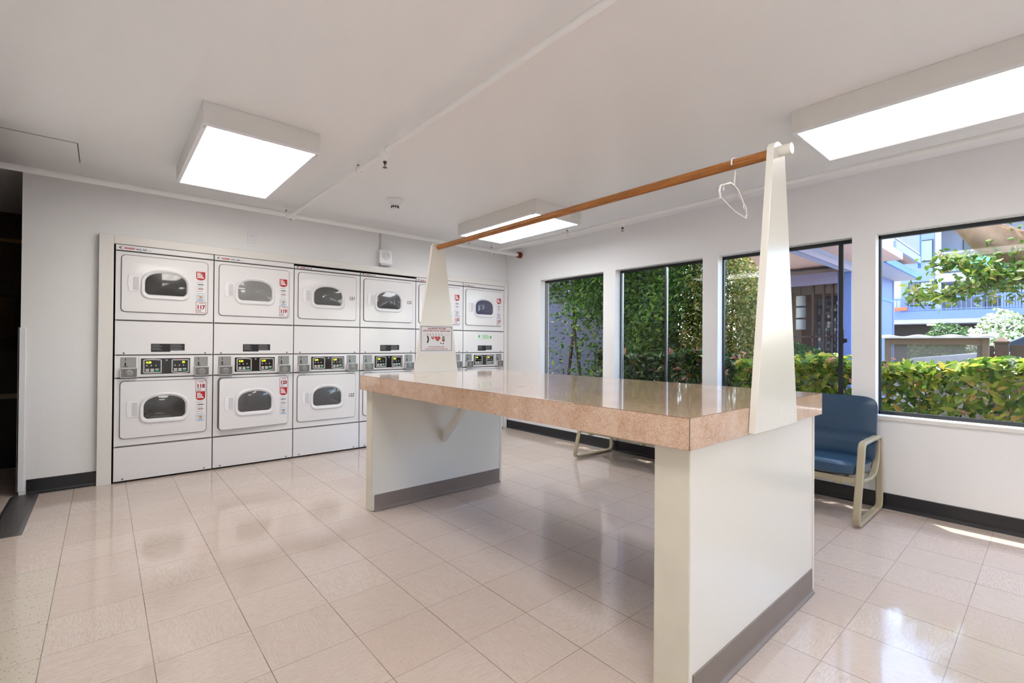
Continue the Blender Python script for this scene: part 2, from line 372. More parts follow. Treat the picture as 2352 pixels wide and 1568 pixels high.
fixture(-.735, -.135, -1.95, -.765, 'small-looking ceiling light behind the wooden rod, near the far corner', (.96, .98, 1), 0, 2, .85)
fixture(-.765, -.165, -5.21, -3.99, 'ceiling light cut off by the right edge, largest and closest', (1, .985, .96), 0, 1, .45, True)
fixture(-3.184, -2.586, -7.6, -6.4, 'ceiling light at the back of the room near the left wall', (1, .985, .95), 0, 2)
fixture(-.765, -.165, -7.9, -6.7, 'ceiling light at the back of the room near the windows', (1, .985, .95), 0, 2)
fixture(-3.184, -2.586, -5.2, -4.0, 'ceiling light straight above the viewpoint', (1, .985, .95), 0, 2)

# ------------------------------------------------------------------ pipes
ZP, PY, PX, PX3, RP = 2.325, -.25, .17, -2.262, .0235
pr = thing('sprinkler_pipe', 'white painted sprinkler pipe run under the ceiling along both walls', 'pipe', (0, 0, 0))
MB().tube([(-6.2, PY, ZP), (.585, PY, ZP)], RP, pipem, 16).build('main_pipe', pr, smooth=True)
MB().tube([(PX, PY, ZP), (PX, YB, ZP)], .0175, pipem, 16).build('branch_pipe', pr, smooth=True)
MB().tube([(PX3, PY, ZP), (PX3, YB, ZP)], .0175, pipem, 16).build('branch_pipe', pr, smooth=True)
def tee(x, y, ax, r=.034):
    b = MB()
    if ax == 'x': b.lathe([(r*.9, -.045), (r, -.042), (r, .042), (r*.9, .045)], (x, y, ZP), pipem, 16, 'x').lathe([(r*.8, 0), (r*.8, -.06), (r*.75, -.065)], (x, y, ZP), pipem, 16, 'y').lathe([(.005, -.044), (.005, -.03)], (x, y, ZP), steeld, 8)
    else: b.lathe([(r*.8, -.038), (r*.85, -.034), (r*.85, .034), (r*.8, .038)], (x, y, ZP), pipem, 16, 'y').lathe([(r*.8, 0), (r*.8, -.03), (r*.6, -.04), (r*.5, -.06)], (x, y, ZP), pipem, 16)
    return b.build('pipe_tee', pr, smooth=True)
tee(PX, PY, 'x'); tee(PX3, PY, 'x')
def head(y, x):
    tee(x, y, 'y'); z = ZP-.06; b = MB()
    b.lathe([(.011, 0), (.011, -.01), (.006, -.012), (.005, -.02)], (x, y, z), brass, 12)
    for s in (-1, 1): b.tube([(x, y+s*.009, z-.008), (x, y+s*.011, z-.02), (x, y+s*.003, z-.036)], .002, brass, 6)
    b.lathe([(.003, -.034), (.014, -.037), (.014, -.039), (.003, -.04)], (x, y, z), brass, 12)
    b.build('sprinkler_head', pr, smooth=True, label='small brass sprinkler head')
head(-2.21, PX); head(-2.2, PX3)
def clamp(x, y, ax):
    b = MB(); r = .031 if ax == 'x' else .025; n = Vector((1, 0, 0)) if ax == 'x' else Vector((0, 1, 0)); a = Vector((0, 1, 0)) if ax == 'x' else Vector((1, 0, 0))
    b.ring([[Vector((x, y, ZP))+a*q*math.cos(t)+Vector((0, 0, q*math.sin(t)))+n*w_ for t in [2*PI*k/18 for k in range(18)]] for q, w_ in ((r-.003, -.007), (r, -.007), (r, .007), (r-.003, .007), (r-.003, -.007))], pipem, cap=False)
    b.tube([(x, y, ZP+r), (x, y, HC)], .004, pipem, 8); b.box(x-.007, x+.007, y-.007, y+.007, ZP+r-.002, ZP+r+.012, steel)
    b.build('pipe_hanger', pr, smooth=True)
clamp(-.22, PY, 'x'); clamp(PX-.0, -1.5, 'y'); clamp(PX3, -1.79, 'y')
clamp(.13, PY, 'x'); clamp(-2.3, PY, 'x')
b = MB(); b.lathe([(.03, -.02), (.038, -.018), (.038, -.006), (.03, -.004), (.03, .014), (.04, .016), (.04, .036), (.02, .04)], (.585, PY, ZP), redcap, 18, 'x')
b.box(.585, .6, PY-.055, PY-.03, ZP-.014, ZP+.014, redcap).box(.585, .6, PY+.03, PY+.055, ZP-.014, ZP+.014, redcap); b.build('end_coupling', pr, smooth=True, label='rust red iron coupling at the end of the pipe')
# smoke detector
b = MB(); c0 = (-1.63, -1.09, HC)
sd = tag(b.lathe([(.075, -.001), (.078, -.006), (.06, -.014), (.052, -.018), (.05, -.026), (.036, -.05), (.033, -.052)], c0, plast, 28).build('smoke_detector', smooth=True), 'round white smoke detector on the ceiling', 'smoke detector')
b = MB()
for k in range(10):
    t = 2*PI*k/10
    for z0 in (-.061, -.07): b.bar([(c0[0]+.031*math.cos(t+a), c0[1]+.031*math.sin(t+a), HC+z0) for a in (-.24, 0, .24)], .006, .003, (0, 0, 1), black)
b.build('vent_slots', sd)
MB().lathe([(.033, -.052), (.03, -.074), (.02, -.08), (.005, -.082)], c0, plast, 28).build('sensor_cap', sd, smooth=True)
# access panel, switch, alarm
b = MB(); pz = HC-.004
for q in ((-4.6, -3.705, -.805, -.8), (-3.711, -3.706, -.8, -.37), (-4.6, -3.71, -.37, -.3685)): b.box(*q, HC-.0012, HC-.0004, seam)
ap = b.box(-4.6, -3.714, -.795, -.373, HC-.003, HC-.0004, ceilm).build('access_panel'); tag(ap, 'plywood access panel painted into the ceiling above the doorway', 'access panel')
sw = tag(MB().box(-2.559, -2.477, YD-.006, YD-.001, 2.072, 2.19, plast).build('light_switch', bevel=.002), 'white rocker switch plate on the wall above the dryers', 'switch')
MB().box(-2.535, -2.501, YD-.011, YD-.006, 2.1, 2.163, plast).build('rocker', sw, bevel=.002); MB().prism(disc(-2.518, 2.142, .003, 8), YD-.0125, YD-.011, txk).build('pilot_light', sw)
ab = thing('alarm_sounder', 'small white alarm box fed by a thin conduit above the dryers', 'alarm', (0, 0, 0))
MB().box(-1.262, -1.112, YD-.062, YD-.001, 2.03, 2.18, plast).build('housing', ab, bevel=.004)
b = MB()
for r in (.012, .022, .032, .042):
    b.ring([[(-1.187+q*math.cos(t), y, 2.118+q*math.sin(t)) for t in [2*PI*k/20 for k in range(20)]] for q, y in ((r, YD-.0645), (r+.004, YD-.0645), (r+.004, YD-.0622), (r, YD-.0622), (r, YD-.0645))], plastg, cap=False)
b.build('speaker_grille', ab)
MB().box(-1.25, -1.12, YD-.066, YD-.02, 2.008, 2.03, plastg).box(-1.225, -1.15, YD-.068, YD-.062, 2.012, 2.032, plastg).build('strobe_lens', ab, bevel=.002)
MB().tube([(-1.23, YD-.012, 2.18), (-1.23, YD-.012, HC)], .009, mat('conduit_paint', '#cfcabd', .4), 10).build('conduit', ab, smooth=True)

# ------------------------------------------------------------------ stacked dryers
PW = .6756; XS = -3.505
def dshape(cx, z0, hw, h, r=.03):
    P = []; zc = z0+h*.5
    for k in range(25):
        t = PI*k/24; P.append((cx+hw*math.copysign(abs(math.cos(t))**.85, math.cos(t)), zc+(z0+h-zc)*math.sin(t)**.85))
    for k in range(7): t = PI+PI/2*k/6; P.append((cx-hw+r+r*math.cos(t), z0+r+r*math.sin(t)))
    for k in range(7): t = 1.5*PI+PI/2*k/6; P.append((cx+hw-r+r*math.cos(t), z0+r+r*math.sin(t)))
    return P
def drumglass(name, lo, hi, blue=0):
    m = bpy.data.materials.new(name); m.use_nodes = True; g = NG(m); n = g.noise(g.co(), 420, 2)
    c0, c1 = lin((lo, lo, lo+blue*.5)), lin((hi, hi, hi+blue)); g.lk(g.ramp(n, [(.35, c0), (.65, c1)]), g.b.inputs['Base Color'])
    g.b.inputs['Roughness'].default_value = .35; g.b.inputs['Coat Weight'].default_value = 1; g.b.inputs['Coat Roughness'].default_value = .03; return m
def pay(b, x, z, y):   # the red PAY WITH YOUR PHONE badge and the instruction list below it
    b.prism([(x, z), (x, z-.052)]+[(x+.034-.034*math.cos(PI*k/8), z-.052-.022*math.sin(PI*k/8)) for k in range(1, 8)]+[(x+.068, z-.052), (x+.068, z)], y-.0006, y, red)
    for k, t in enumerate(('PAY', 'WITH', 'YOUR', 'PHONE')): b.text(t, x+.007, y-.0006, z-.018-.0125*k, .0148, paper, bold=.001)
    b.box(x+.0, x+.068, y-.0005, y, z-.26, z-.078, paper); b.box(x, x+.068, y-.0007, y-.0004, z-.26, z-.2, paleb)
    for k in range(7):
        zz = z-.09-.02*k; b.box(x+.004, x+.009, y-.001, y, zz-.003, zz, txb); b.box(x+.011, x+.05+.01*(k % 2), y-.001, y, zz-.0025, zz, txg)
    b.box(x+.014, x+.055, y-.0012, y, z-.115, z-.108, txk); b.box(x+.02, x+.05, y-.0012, y, z-.155, z-.143, txr); b.box(x+.024, x+.046, y-.0013, y, z-.151, z-.147, paper)
    b.prism(rrect(x+.026, x+.046, z-.235, z-.21, .004, 3), y-.0012, y, txo); b.text('WASH', x+.014, y-.0006, z-.252, .013, txb, bold=.0004, ital=.3)
def numb(b, x, z, y, n):
    b.box(x, x+.074, y-.0006, y, z-.098, z, txr); b.box(x+.003, x+.071, y-.0009, y, z-.095, z-.003, paper)
    b.text('WASH', x+.02, y-.0009, z-.017, .014, txr, bold=.0003, ital=.3); b.text(str(n), x+.037, y-.0009, z-.063, .046, txr, bold=.0024, align='CENTER', sx=.86)
    for k in range(3): b.box(x+.008, x+.04, y-.0013, y, z-.074-.007*k, z-.071-.007*k, txr if k == 2 else txg)
def door(root, z0, z1, gtop, num, mode, gl, ajar=0, zn=None, wz=None):
    hx = .632; D = lambda x: x-hx
    d = MB(); d.prism(rrect(D(.041), D(.627), z0, z1, .028), -.012, -.0035, enam)
    o = d.build('door', root, (0, 0, 0), bevel=.0018); o.location = (hx, 0, 0); o.rotation_euler = (0, 0, ajar)
    cx = (.162+.500)/2-hx; zb = wz
    A = dshape(cx, zb-.037, .169, .25, .06); Bm = dshape(cx, zb-.028, .16, .232, .055); Cc = dshape(cx, zb-.01, .15, .205, .045); Dd = dshape(cx, zb, .1415, .185, .034)
    r = MB(); r.ring([[(x, y, z) for x, z in P] for P, y in ((A, -.012), (A, -.019), (Bm, -.026), (Cc, -.024), (Dd, -.013))], plast, cap=False); r.build('window_bezel', o, smooth=True)
    g = MB(); E = [[(cx+(x-cx)*s, -.0125-.012*(1-s*s), zb+.09+(z-zb-.09)*s) for x, z in Dd] for s in (1, .8, .55, .3, .08)]; vs = [p for L in E for p in L]
    n = len(Dd); fs = [(k*n+i, k*n+(i+1) % n, (k+1)*n+(i+1) % n, (k+1)*n+i) for k in range(4) for i in range(n)]+[tuple(range(4*n, 5*n))]; g.raw(vs, fs, gl); g.build('window_glass', o, smooth=True)
    h = MB(); a, c = D(.081), D(.155); zc = zb+.085
    h.prism([(a+.006, zc-.066), (c, zc-.062), (c, zc+.062), (a+.003, zc+.066), (a-.003, zc)], -.0165, -.012, plast); h.build('handle', o, bevel=.002)
    h2 = MB(); h2.prism(rrect(D(.113), D(.15), zc-.054, zc+.054, .008, 3), -.0175, -.0163, plastg); h2.build('handle_recess', o)  # plate stands proud; the shade of the grip recess is its grey
    s = MB(); y = -.0122
    if mode == 'up': pay(s, D(.541), z1-.085, y); numb(s, D(.541), z1-.347, y, num); nm = 'instruction_sticker'
    elif mode == 'low': numb(s, D(.547), z1-.012, y, num); pay(s, D(.549), z1-.11, y); nm = 'instruction_sticker'
    else:
        tx = str(num); nm = 'handwritten_number'; s.text(tx, D(.548), y, zb+.07, .048, txk, bold=.001, ital=.15, sx=.9)
    s.build(nm, o)
    return o
GL = {117: (.03, .07, 0), 118: (.08, .2, .01), 119: (.46, .54, .0), 120: (.2, .34, .01), 121: (.2, .33, 0), 122: (.22, .36, .02), 123: (.16, .3, .03), 124: (.2, .3, .02), 125: (.2, .3, .02), 126: (.2, .3, .02), 127: (.16, .3, .14), 128: (.2, .3, .03)}  # blue in the glass of dryer 127 paints in a window reflection
BR = ['WCJ  947', 'WCJ  949', 'VOL  195', 'VOL  197', 'WLL  193', 'WLL  196']
LBL = ['stacked dryer numbered 117 and 118, nearest the doorway', 'stacked dryer numbered 119 and 120, lower door slightly open', 'stacked dryer with handwritten numbers 121 and 122', 'stacked dryer handwritten 123, lower half hidden by the counter',
       'stacked dryer mostly hidden behind the tapered white upright', 'stacked dryer numbered 127 in the corner, with a green sticker']
def dryer(i):
    root = thing('stacked_dryer', LBL[i], 'dryer', (XS+i*PW, 0, 0), 'stacked coin dryers in the wall recess'); W = PW-.0018; x0 = .0018
    top = 1.9 if i in (2, 3) else 1.918; n1, n2 = 117+2*i, 118+2*i
    b = MB(); b.box(x0+.012, W-.012, .003, .9, .012, top-.004, seam)
    b.box(x0, W, 0, .02, .845, 1.025, enam).box(x0, W, -.004, .02, 1.03, 1.305, enam).box(x0, W, 0, .02, 1.312, 1.866, enam).box(x0, W, -.004, .02, 1.872, top, enam2).box(x0, W, 0, .02, .293, .839, enam).box(x0, W, -.006, .02, .014, .287, enam)
    b.box(x0, .03, .02, .8, .014, top-.01, enam).box(W-.03, W, .02, .8, .014, top-.01, enam)
    b.build('cabinet', root, bevel=.0025)
    for px in (.06, .615):
        for pz, py in ((1.043, -.004), (.03, -.006)): MB().lathe([(.007, py), (.007, py-.003), (.004, py-.005)], (px, 0, pz), steeld, 10, 'y').build('screw', root)
    MB().prism(rrect(.036, .632, 1.376, 1.842, .032), -.0035, 0, gapm).build('door_gap', root)  # sheet behind the door draws the dark gap line round it
    MB().prism(rrect(.036, .632, .349, .818, .032), -.0035, 0, gapm).build('door_gap', root)
    hand = i in (2, 3)
    door(root, 1.381, 1.837, 0, n1, 'hand' if hand else 'up', drumglass('drum_glass', *GL[n1]), wz=1.527)
    door(root, .354, .813, 0, n2, 'hand' if hand else 'low', drumglass('drum_glass', *GL[n2]), ajar=.075 if i == 1 else 0, wz=.5)
    # brand strip
    s = MB(); s.box(.014, .235, -.0046, -.004, 1.874, 1.913, paper) if i < 2 else s.box(.014, .2, -.0046, -.004, 1.876, 1.898, paper)
    zt = 1.885 if i < 2 else 1.88; q = 1 if i < 2 else .8
    s.prism([(.02, zt+.008), (.035, zt+.018), (.048, zt+.016), (.036, zt+.012), (.03, zt+.008), (.036, zt+.003), (.046, zt+.001), (.034, zt-.002)], -.0052, -.0046, txk)
    s.text('WASH', .052, -.0047, zt, .021*q, red, bold=.001, ital=.35, sx=1.1); s.text(BR[i], .052+.077*q, -.0047, zt, .0175*q, txk, bold=.0006, sx=1.0)
    s.box(.205, .232, -.0049, -.0045, zt+.002, zt+.005, txg) if i < 2 else None; s.build('brand_label', root)
    if i != 2:
        s = MB(); s.box(.234, .465, -.0048, -.004, 1.053, 1.121, txk); s.box(.365, .465, -.0052, -.004, 1.053, 1.063, paper)
        for q in range(6):
            for a, c in ((.24, .31), (.365, .455)): s.box(a, c-.01*(q % 3), -.0052, -.0046, 1.068+.0085*q, 1.0715+.0085*q, txg)
        s.build('warning_label', root)
    if i == 5:
        s = MB(); s.box(.22, .47, -.0046, -.004, 1.2, 1.27, mat('pale_green_paper', '#e3efe2', .5)); gm = mat('print_green', '#6fae79', .5)
        s.prism([(.245, 1.215), (.27, 1.235), (.262, 1.262), (.24, 1.245)], -.005, -.0045, gm)
        for q in range(4): s.box(.31, .42-.02*(q % 2), -.005, -.0045, 1.212+.013*q, 1.217+.013*q, gm)
        s.box(.43, .46, -.005, -.0045, 1.212, 1.245, gm); s.build('green_sticker', root)
    # control panel
    p = MB(); p.box(.158, .517, -.006, 0, .858, 1.012, enam); p.box(.168, .506, -.0075, -.006, .868, 1.0, panelk)
    cp = p.build('control_panel', root, bevel=.0012)
    s = MB(); yy = -.0078
    for a, up in ((.188, 1), (.378, 0)):
        c = a+.115; z0, z1 = .88, .985
        ol = [(a, z0), ((a+c)/2, z0-(0 if up else .006)), (c, z0), (c, z1), ((a+c)/2, z1+(.006 if up else 0)), (a, z1)]
        for k2 in range(6):
            (xa, za), (xb, zb) = ol[k2], ol[(k2+1) % 6]; s.bar([(xa, yy, za), (xb, yy, zb)], .001, .003, (0, 1, 0), btnw)
    s.text('Speed Queen', .392, -.0075, .986, .0125, red, bold=.0005); s.prism(disc(.34, .983, .008), -.009, -.0075, steel)
    for a in (.188, .378):
        for q in range(3): s.prism([(a+.014+.03*q, .935), (a+.026+.03*q, .935), (a+.02+.03*q, .947)], -.0082, -.0075, btnw)
    s.build('printing', cp)
    MB().text('0.50', .203, -.0076, .958, .022, lcd, bold=.0006, sx=.9).build('digit_display', cp, label='glowing yellow digits'); MB().text('55' if i == 0 else '0.50', .448 if i == 0 else .392, -.0076, .958, .022, lcd, bold=.0006, sx=.9).build('digit_display', cp, label='glowing yellow digits')
    for a in (.2, .39):
        for q in range(3):
            bt = MB(); bt.box(a+.032*q, a+.024+.032*q, -.0095, -.0075, .903, .913, btnw); bt.box(a+.032*q, a+.024+.032*q, -.0095, -.0075, .889, .9, green if q == 2 else btnw); bt.build('button', cp)
    for a, nm in ((.04, 0), (.536, 0)):
        c = MB(); c.box(a, a+.1, -.004, 0, .926, 1.01, steel); cs = c.build('coin_slide', root, bevel=.001)
        e = MB(); e.box(a+.029, a+.033, -.006, -.004, .98, 1.003, txk).box(a+.026, a+.035, -.007, -.004, .94, .965, txk).box(a+.018, a+.046, -.0055, -.004, .933, .937, txk)
        e.tube([(a+.05, -.0045, .995), (a+.06, -.0045, .999), (a+.07, -.0045, .995)], .0008, txg, 5); e.build('coin_slot', cs)
        h = MB(); u, v = a-.002, a+.106; t = .004
        h.box(u, u+t, -.042, 0, .846, .922, plastg).box(v-t, v, -.042, 0, .846, .922, plastg).box(u, v, -.042, 0, .918, .922, plastg).box(u, v, -.042, 0, .846, .85, plastg).box(u+t, v-t, -.034, 0, .85, .918, steeld)
        for lx, lz in ((u+.014, .859), (v-.014, .859), (v-.014, .909)): h.lathe([(.004, -.034), (.004, -.036), (.001, -.037)], (lx, 0, lz), steeld, 8, 'y')
        hb = h.build('coin_box', root)
        l = MB(); cxk = (u+v)/2; l.lathe([(.028, -.034), (.027, -.038), (.021, -.038), (.02, -.044), (.014, -.046), (.013, -.041), (.004, -.041), (.003, -.037)], (cxk, 0, .884), steel, 24, 'y'); l.build('lock', hb, smooth=True)
for i in range(6): dryer(i)

# ------------------------------------------------------------------ folding counter
TX0, TX1, TY0, TY1, TZ = -2.237, -1.014, -4.205, -1.80, .919
ft = thing('folding_table', 'long laundry folding counter with mottled tan laminate top on two white end panels', 'counter', (-1.625, -3.0, 0))
def rel(b): b.v = [(x+1.625, y+3.0, z) for x, y, z in b.v]; return b
lam = laminate(); brs = mat('brown_seam', '#7a5038', .6)
b = MB(); b.box(TX0, TX1, TY0, TY1, TZ-.0985, TZ, lam); top = rel(b).build('tabletop', ft, bevel=.0012)
b = MB(); e = .0012
for x, y in ((TX0, TY0), (TX1, TY0), (TX0, TY1)): b.box(x-.0006, x+.0012, y-.0006, y+.0012, TZ-.098, TZ, seam)
b.box(TX0-.0004, TX0+.001, TY0, TY1, TZ-.0016, TZ-.0002, brs).box(TX0, TX1, TY0-.0004, TY0+.001, TZ-.0016, TZ-.0002, brs)
rel(b).build('laminate_seam', top)
for y0, y1, nm in ((-4.183, -4.058, 'near'), (-1.9, -1.81, 'far')):
    b = MB(); b.box(-2.19, -1.062, y0, y1, .004, TZ-.0985, tablep); p = rel(b).build('support_panel', ft, bevel=.002)
    b = MB(); b.box(-2.194, -2.19, y0+.002, y1-.002, .004, TZ-.1, tableedge); rel(b).build('edge_panel', p, label='cream narrow edge board')
    b = MB(); b.box(-1.075, -1.056, y0-.004, y0+.012, .01, TZ-.1, tablep); rel(b).build('corner_trim', p, bevel=.002)
    b = MB(); prof = [(0, .002), (.016, .002), (.016, .005), (.007, .013), (.005, .022), (.005, .108), (0, .11)]
    b.ring([[(x, y0-a, z) for a, z in prof] for x in (-2.172, -1.082)], greybase); rel(b).build('base_strip', p, label='grey brown rubber base strip')
b = MB(); x0, x1 = -1.645, -1.6; b.prism([(-1.901, .4), (-1.901, .46), (-2.27, TZ-.099), (-2.33, TZ-.099)], x0, x1, tablep, 'x'); rel(b).build('brace', ft, bevel=.001)
b = MB(); b.prism([(-4.057, .4), (-4.057, .46), (-3.69, TZ-.099), (-3.63, TZ-.099)], x0, x1, tablep, 'x'); rel(b).build('brace', ft, bevel=.001)
for y0, y1, zb, dx in ((-4.232, -4.206, .826, 0), (-1.8, -1.776, .826, -.005)):
    c = -1.62; pts = [(c-.208, zb), (c+.2, zb)]+[(c+.058, 1.86)]+[(c+.058*math.cos(t), 1.875+.045*math.sin(t)) for t in [PI*k/8 for k in range(1, 8)]]+[(c-.058, 1.86)]
    b = MB(); b.prism(pts, y0, y1, tablep); up = rel(b).build('upright_board', ft, bevel=.002)
    if y0 < -4:
        b = MB()
        for sx, sz in ((-.17, .87), (-.185, .93), (.17, .87), (.165, .96), (0, .88), (-.01, .94)): b.lathe([(.004, y0), (.003, y0-.0015), (.001, y0-.002)], (c+sx, 0, sz), plastg, 8, 'y')
        rel(b).build('screw', up)
rod = MB(); rod.tube([(-1.62, -4.206, 1.883), (-1.62, -1.8, 1.883)], .0195, wood(), 20); rel(rod).build('hanging_rod', ft, smooth=True, label='varnished brown wooden rod')
b = MB(); b.tube([(-1.62, -4.275, 1.883), (-1.62, -4.232, 1.883)], .021, tablep, 20); rel(b).build('rod_end', ft, smooth=True, label='white painted rod end')
# hanger
hw = mat('white_wire', '#ecebe9', .25); b = MB(); hx0, hz = -1.62, 1.883; ct, st_ = math.cos(.5), math.sin(.5)
def H(a, z): return (hx0+a*ct, -4.06+a*st_, z)
R_ = .0245
hook = [(hx0+R_*math.cos(math.radians(a)), -4.06+.0, hz+R_*math.sin(math.radians(a))) for a in range(200, -61, -20)]
neck = [(hx0+.008, -4.06, hz-.045), (hx0, -4.06, hz-.085)]
# the triangle hangs in a plane turned about the hook
def T_(a, z): return (hx0+a*.985, -4.06+a*.17, z)
tri = [T_(0, 1.795), T_(.06, 1.79), T_(.19, 1.745), T_(.205, 1.72), T_(.19, 1.7), T_(0, 1.69), T_(-.19, 1.7), T_(-.205, 1.72), T_(-.19, 1.745), T_(-.06, 1.79), T_(0, 1.795)]
hg = MB().tube(hook+neck+[(hx0, -4.06, 1.795)], .0035, hw, 8); hg.tube(tri, .004, hw, 8)
for s in (1, -1): hg.tube([T_(s*.15, 1.757), T_(s*.15, 1.74), T_(s*.158, 1.737)], .0025, hw, 6)
HG = tag(hg.build('clothes_hanger', smooth=True), 'white plastic clothes hanger hanging from the wooden rod', 'hanger')
# notice on the far upright
YN = -1.8; b = MB(); nx0, nx1, nz0, nz1 = -1.768, -1.492, 1.083, 1.27
b.box(nx0-.012, nx1+.012, YN-.0012, YN-.0002, nz0-.015, nz1+.012, paper)
nb = tag(b.build('notice'), 'laminated laundry notice with sock and red hearts taped to the far tapered upright', 'sign')
b = MB(); y = YN-.0012; t = .003
for q in ((nx0, nx1, nz1-t, nz1), (nx0, nx1, nz0, nz0+t), (nx0, nx0+t, nz0, nz1), (nx1-t, nx1, nz0, nz1)): b.box(q[0], q[1], y-.0006, y, q[2], q[3], txk)
cx = (nx0+nx1)/2
b.text('LAUNDRY ROOM', cx, y, nz1-.022, .019, txr, bold=.0006, align='CENTER', sx=1.05); b.text('ABANDONED OR LEFT BEHIND ITEMS', cx, y, nz1-.038, .0145, txr, bold=.0004, align='CENTER', sx=.98)
b.text('LOST AND FOUND AREA', cx, y, nz0+.027, .0125, txr, bold=.0003, align='CENTER'); b.text('Is Now Underneath The Folding Table', cx, y, nz0+.011, .0128, txr, bold=.0003, align='CENTER', sx=1.0)
iv = len(b.v)
b.box(cx-.11, cx+.12, y-.0005, y, 1.243, 1.2442, txg)
for k in range(6): b.box(cx-.083+.025*k, cx-.08+.025*k, y-.0008, y, 1.232, 1.258, txg)
b.prism([(cx-.088, 1.23), (cx-.075, 1.23), (cx-.068, 1.2), (cx-.073, 1.175), (cx-.078, 1.165), (cx-.087, 1.168), (cx-.085, 1.178), (cx-.08, 1.2)], y-.0008, y, txk)
def heart(cx_, cz, s):
    return [(cx_+s*.9*math.sin(t)**3, cz+s*(.8*math.cos(t)-.3*math.cos(2*t)-.12*math.cos(3*t)-.05*math.cos(4*t))) for t in [2*PI*k/24 for k in range(24)]]
b.prism(heart(cx-.035, 1.215, .017), y-.0008, y, red); b.prism(heart(cx+.008, 1.208, .028), y-.0009, y, red); b.box(cx-.043, cx-.027, y-.0012, y, 1.214, 1.219, paper); b.box(cx-.008, cx+.024, y-.0013, y, 1.206, 1.211, txo)
gy = mat('print_taupe', '#8d8478', .6)
b.prism(disc(cx+.06, 1.22, .012), y-.0008, y, gy); b.prism(rrect(cx+.048, cx+.073, 1.18, 1.21, .009, 3), y-.0007, y, gy); b.prism(disc(cx+.06, 1.19, .008, 8), y-.001, y, red); b.prism(disc(cx+.038, 1.165, .006, 8), y-.0008, y, txk); b.prism(disc(cx+.06, 1.162, .006, 8), y-.0008, y, txk)
b.v[iv:] = [(p[0], p[1], 1.178+(p[2]-1.208)*.82) for p in b.v[iv:]]
b.build('printing', nb)

# ------------------------------------------------------------------ bench of blue seats below the windows
BY0, BY1 = -4.13, -1.77; nseat = 4; pitch = (BY1-BY0)/nseat
bn = thing('waiting_bench', 'row of blue vinyl seats on a beige metal sled frame below the windows', 'bench', (.3, (BY0+BY1)/2, 0))
def relb(b): b.v = [(x-.3, y-(BY0+BY1)/2, z) for x, y, z in b.v]; return b
def sled(yc):
    b = MB(); P = []
    f0, f1, b0, b1 = (-.012, .0), (.105, .50), (.575, .0), (.555, .50)
    pts = [(.105, .505)]
    P = [(.33, .515), (.155, .515), (.125, .508), (.108, .485), (.1, .44), (.0, .1), (-.008, .05), (.002, .028), (.03, .02), (.53, .02), (.562, .03), (.575, .06), (.565, .3), (.555, .46), (.54, .505), (.5, .515), (.33, .515)]
    b.bar([(x, yc, z) for x, z in P], .042, .022, (0, 1, 0), beige); return relb(b).build('sled_leg', bn, smooth=True)
def armback(yc, s):
    b = MB(); y2 = yc+s*.004
    P = [(.38, .513), (.47, .51), (.51, .485), (.515, .44), (.495, .36), (.46, .3), (.4, .27), (.3, .262), (.1, .28)]
    b.bar([(x, y2, z) for x, z in P], .04, .02, (0, 1, 0), beige); return relb(b).build('arm_support', bn, smooth=True)
for yc, s in ((BY0+.02, 1), (BY1-.02, -1)): sled(yc); armback(yc, s)
b = MB(); b.box(.055, .085, BY0+.02, BY1-.02, .262, .3, beige).box(.42, .45, BY0+.02, BY1-.02, .262, .3, beige)
for k in range(nseat): yc = BY0+pitch*(k+.5); b.box(.06, .45, yc-.17, yc-.14, .245, .264, beige).box(.06, .45, yc+.14, yc+.17, .245, .264, beige)
relb(b).build('seat_rail', bn, bevel=.004)
def cushion(cx, cy, cz, hx, hy, hz, tilt, m, name, crease=None):
    n1, n2 = 20, 14; vs = []; fs = []
    me = bmesh.new(); bmesh.ops.create_cube(me, size=2); bmesh.ops.subdivide_edges(me, edges=me.edges[:], cuts=21, use_grid_fill=True)
    for v in me.verts:
        x, y, z = v.co
        e = 4.5 if hz > .04 else 8; k = (abs(x)**e+abs(y)**e)**(1/e); k = max(k, 1e-6); s = max(abs(x), abs(y))/k if k > 0 else 1
        x2, y2 = x*s, y*s; rr_ = max(abs(x), abs(y)); z2 = z*(1-.55*max(0, rr_)**5)
        if crease is not None and z > 0: z2 -= .35*math.exp(-((x2-crease)/.07)**2)-.3*max(0,1-((x2-crease+.4)/.4)**2)
        v.co = (x2*hx, y2*hy, z2*hz)
    me.verts.index_update(); c, s_ = math.cos(tilt), math.sin(tilt)
    vs = [(cx+v.co.x*c-v.co.z*s_, cy+v.co.y, cz+v.co.x*s_+v.co.z*c) for v in me.verts]; fs = [tuple(v.index for v in f.verts) for f in me.faces]; me.free()
    b = MB(); b.raw(vs, fs, m); return relb(b).build(name, bn, smooth=True)
for k in range(nseat):
    yc = BY0+pitch*(k+.5); cushion(.245, yc, .34, .225, pitch/2-.024, .056, -.06, vinyl, 'seat'); 
    cushion(.495, yc, .555, .235, pitch/2-.02, .032, PI/2-.14, vinyl, 'backrest', crease=-.22)

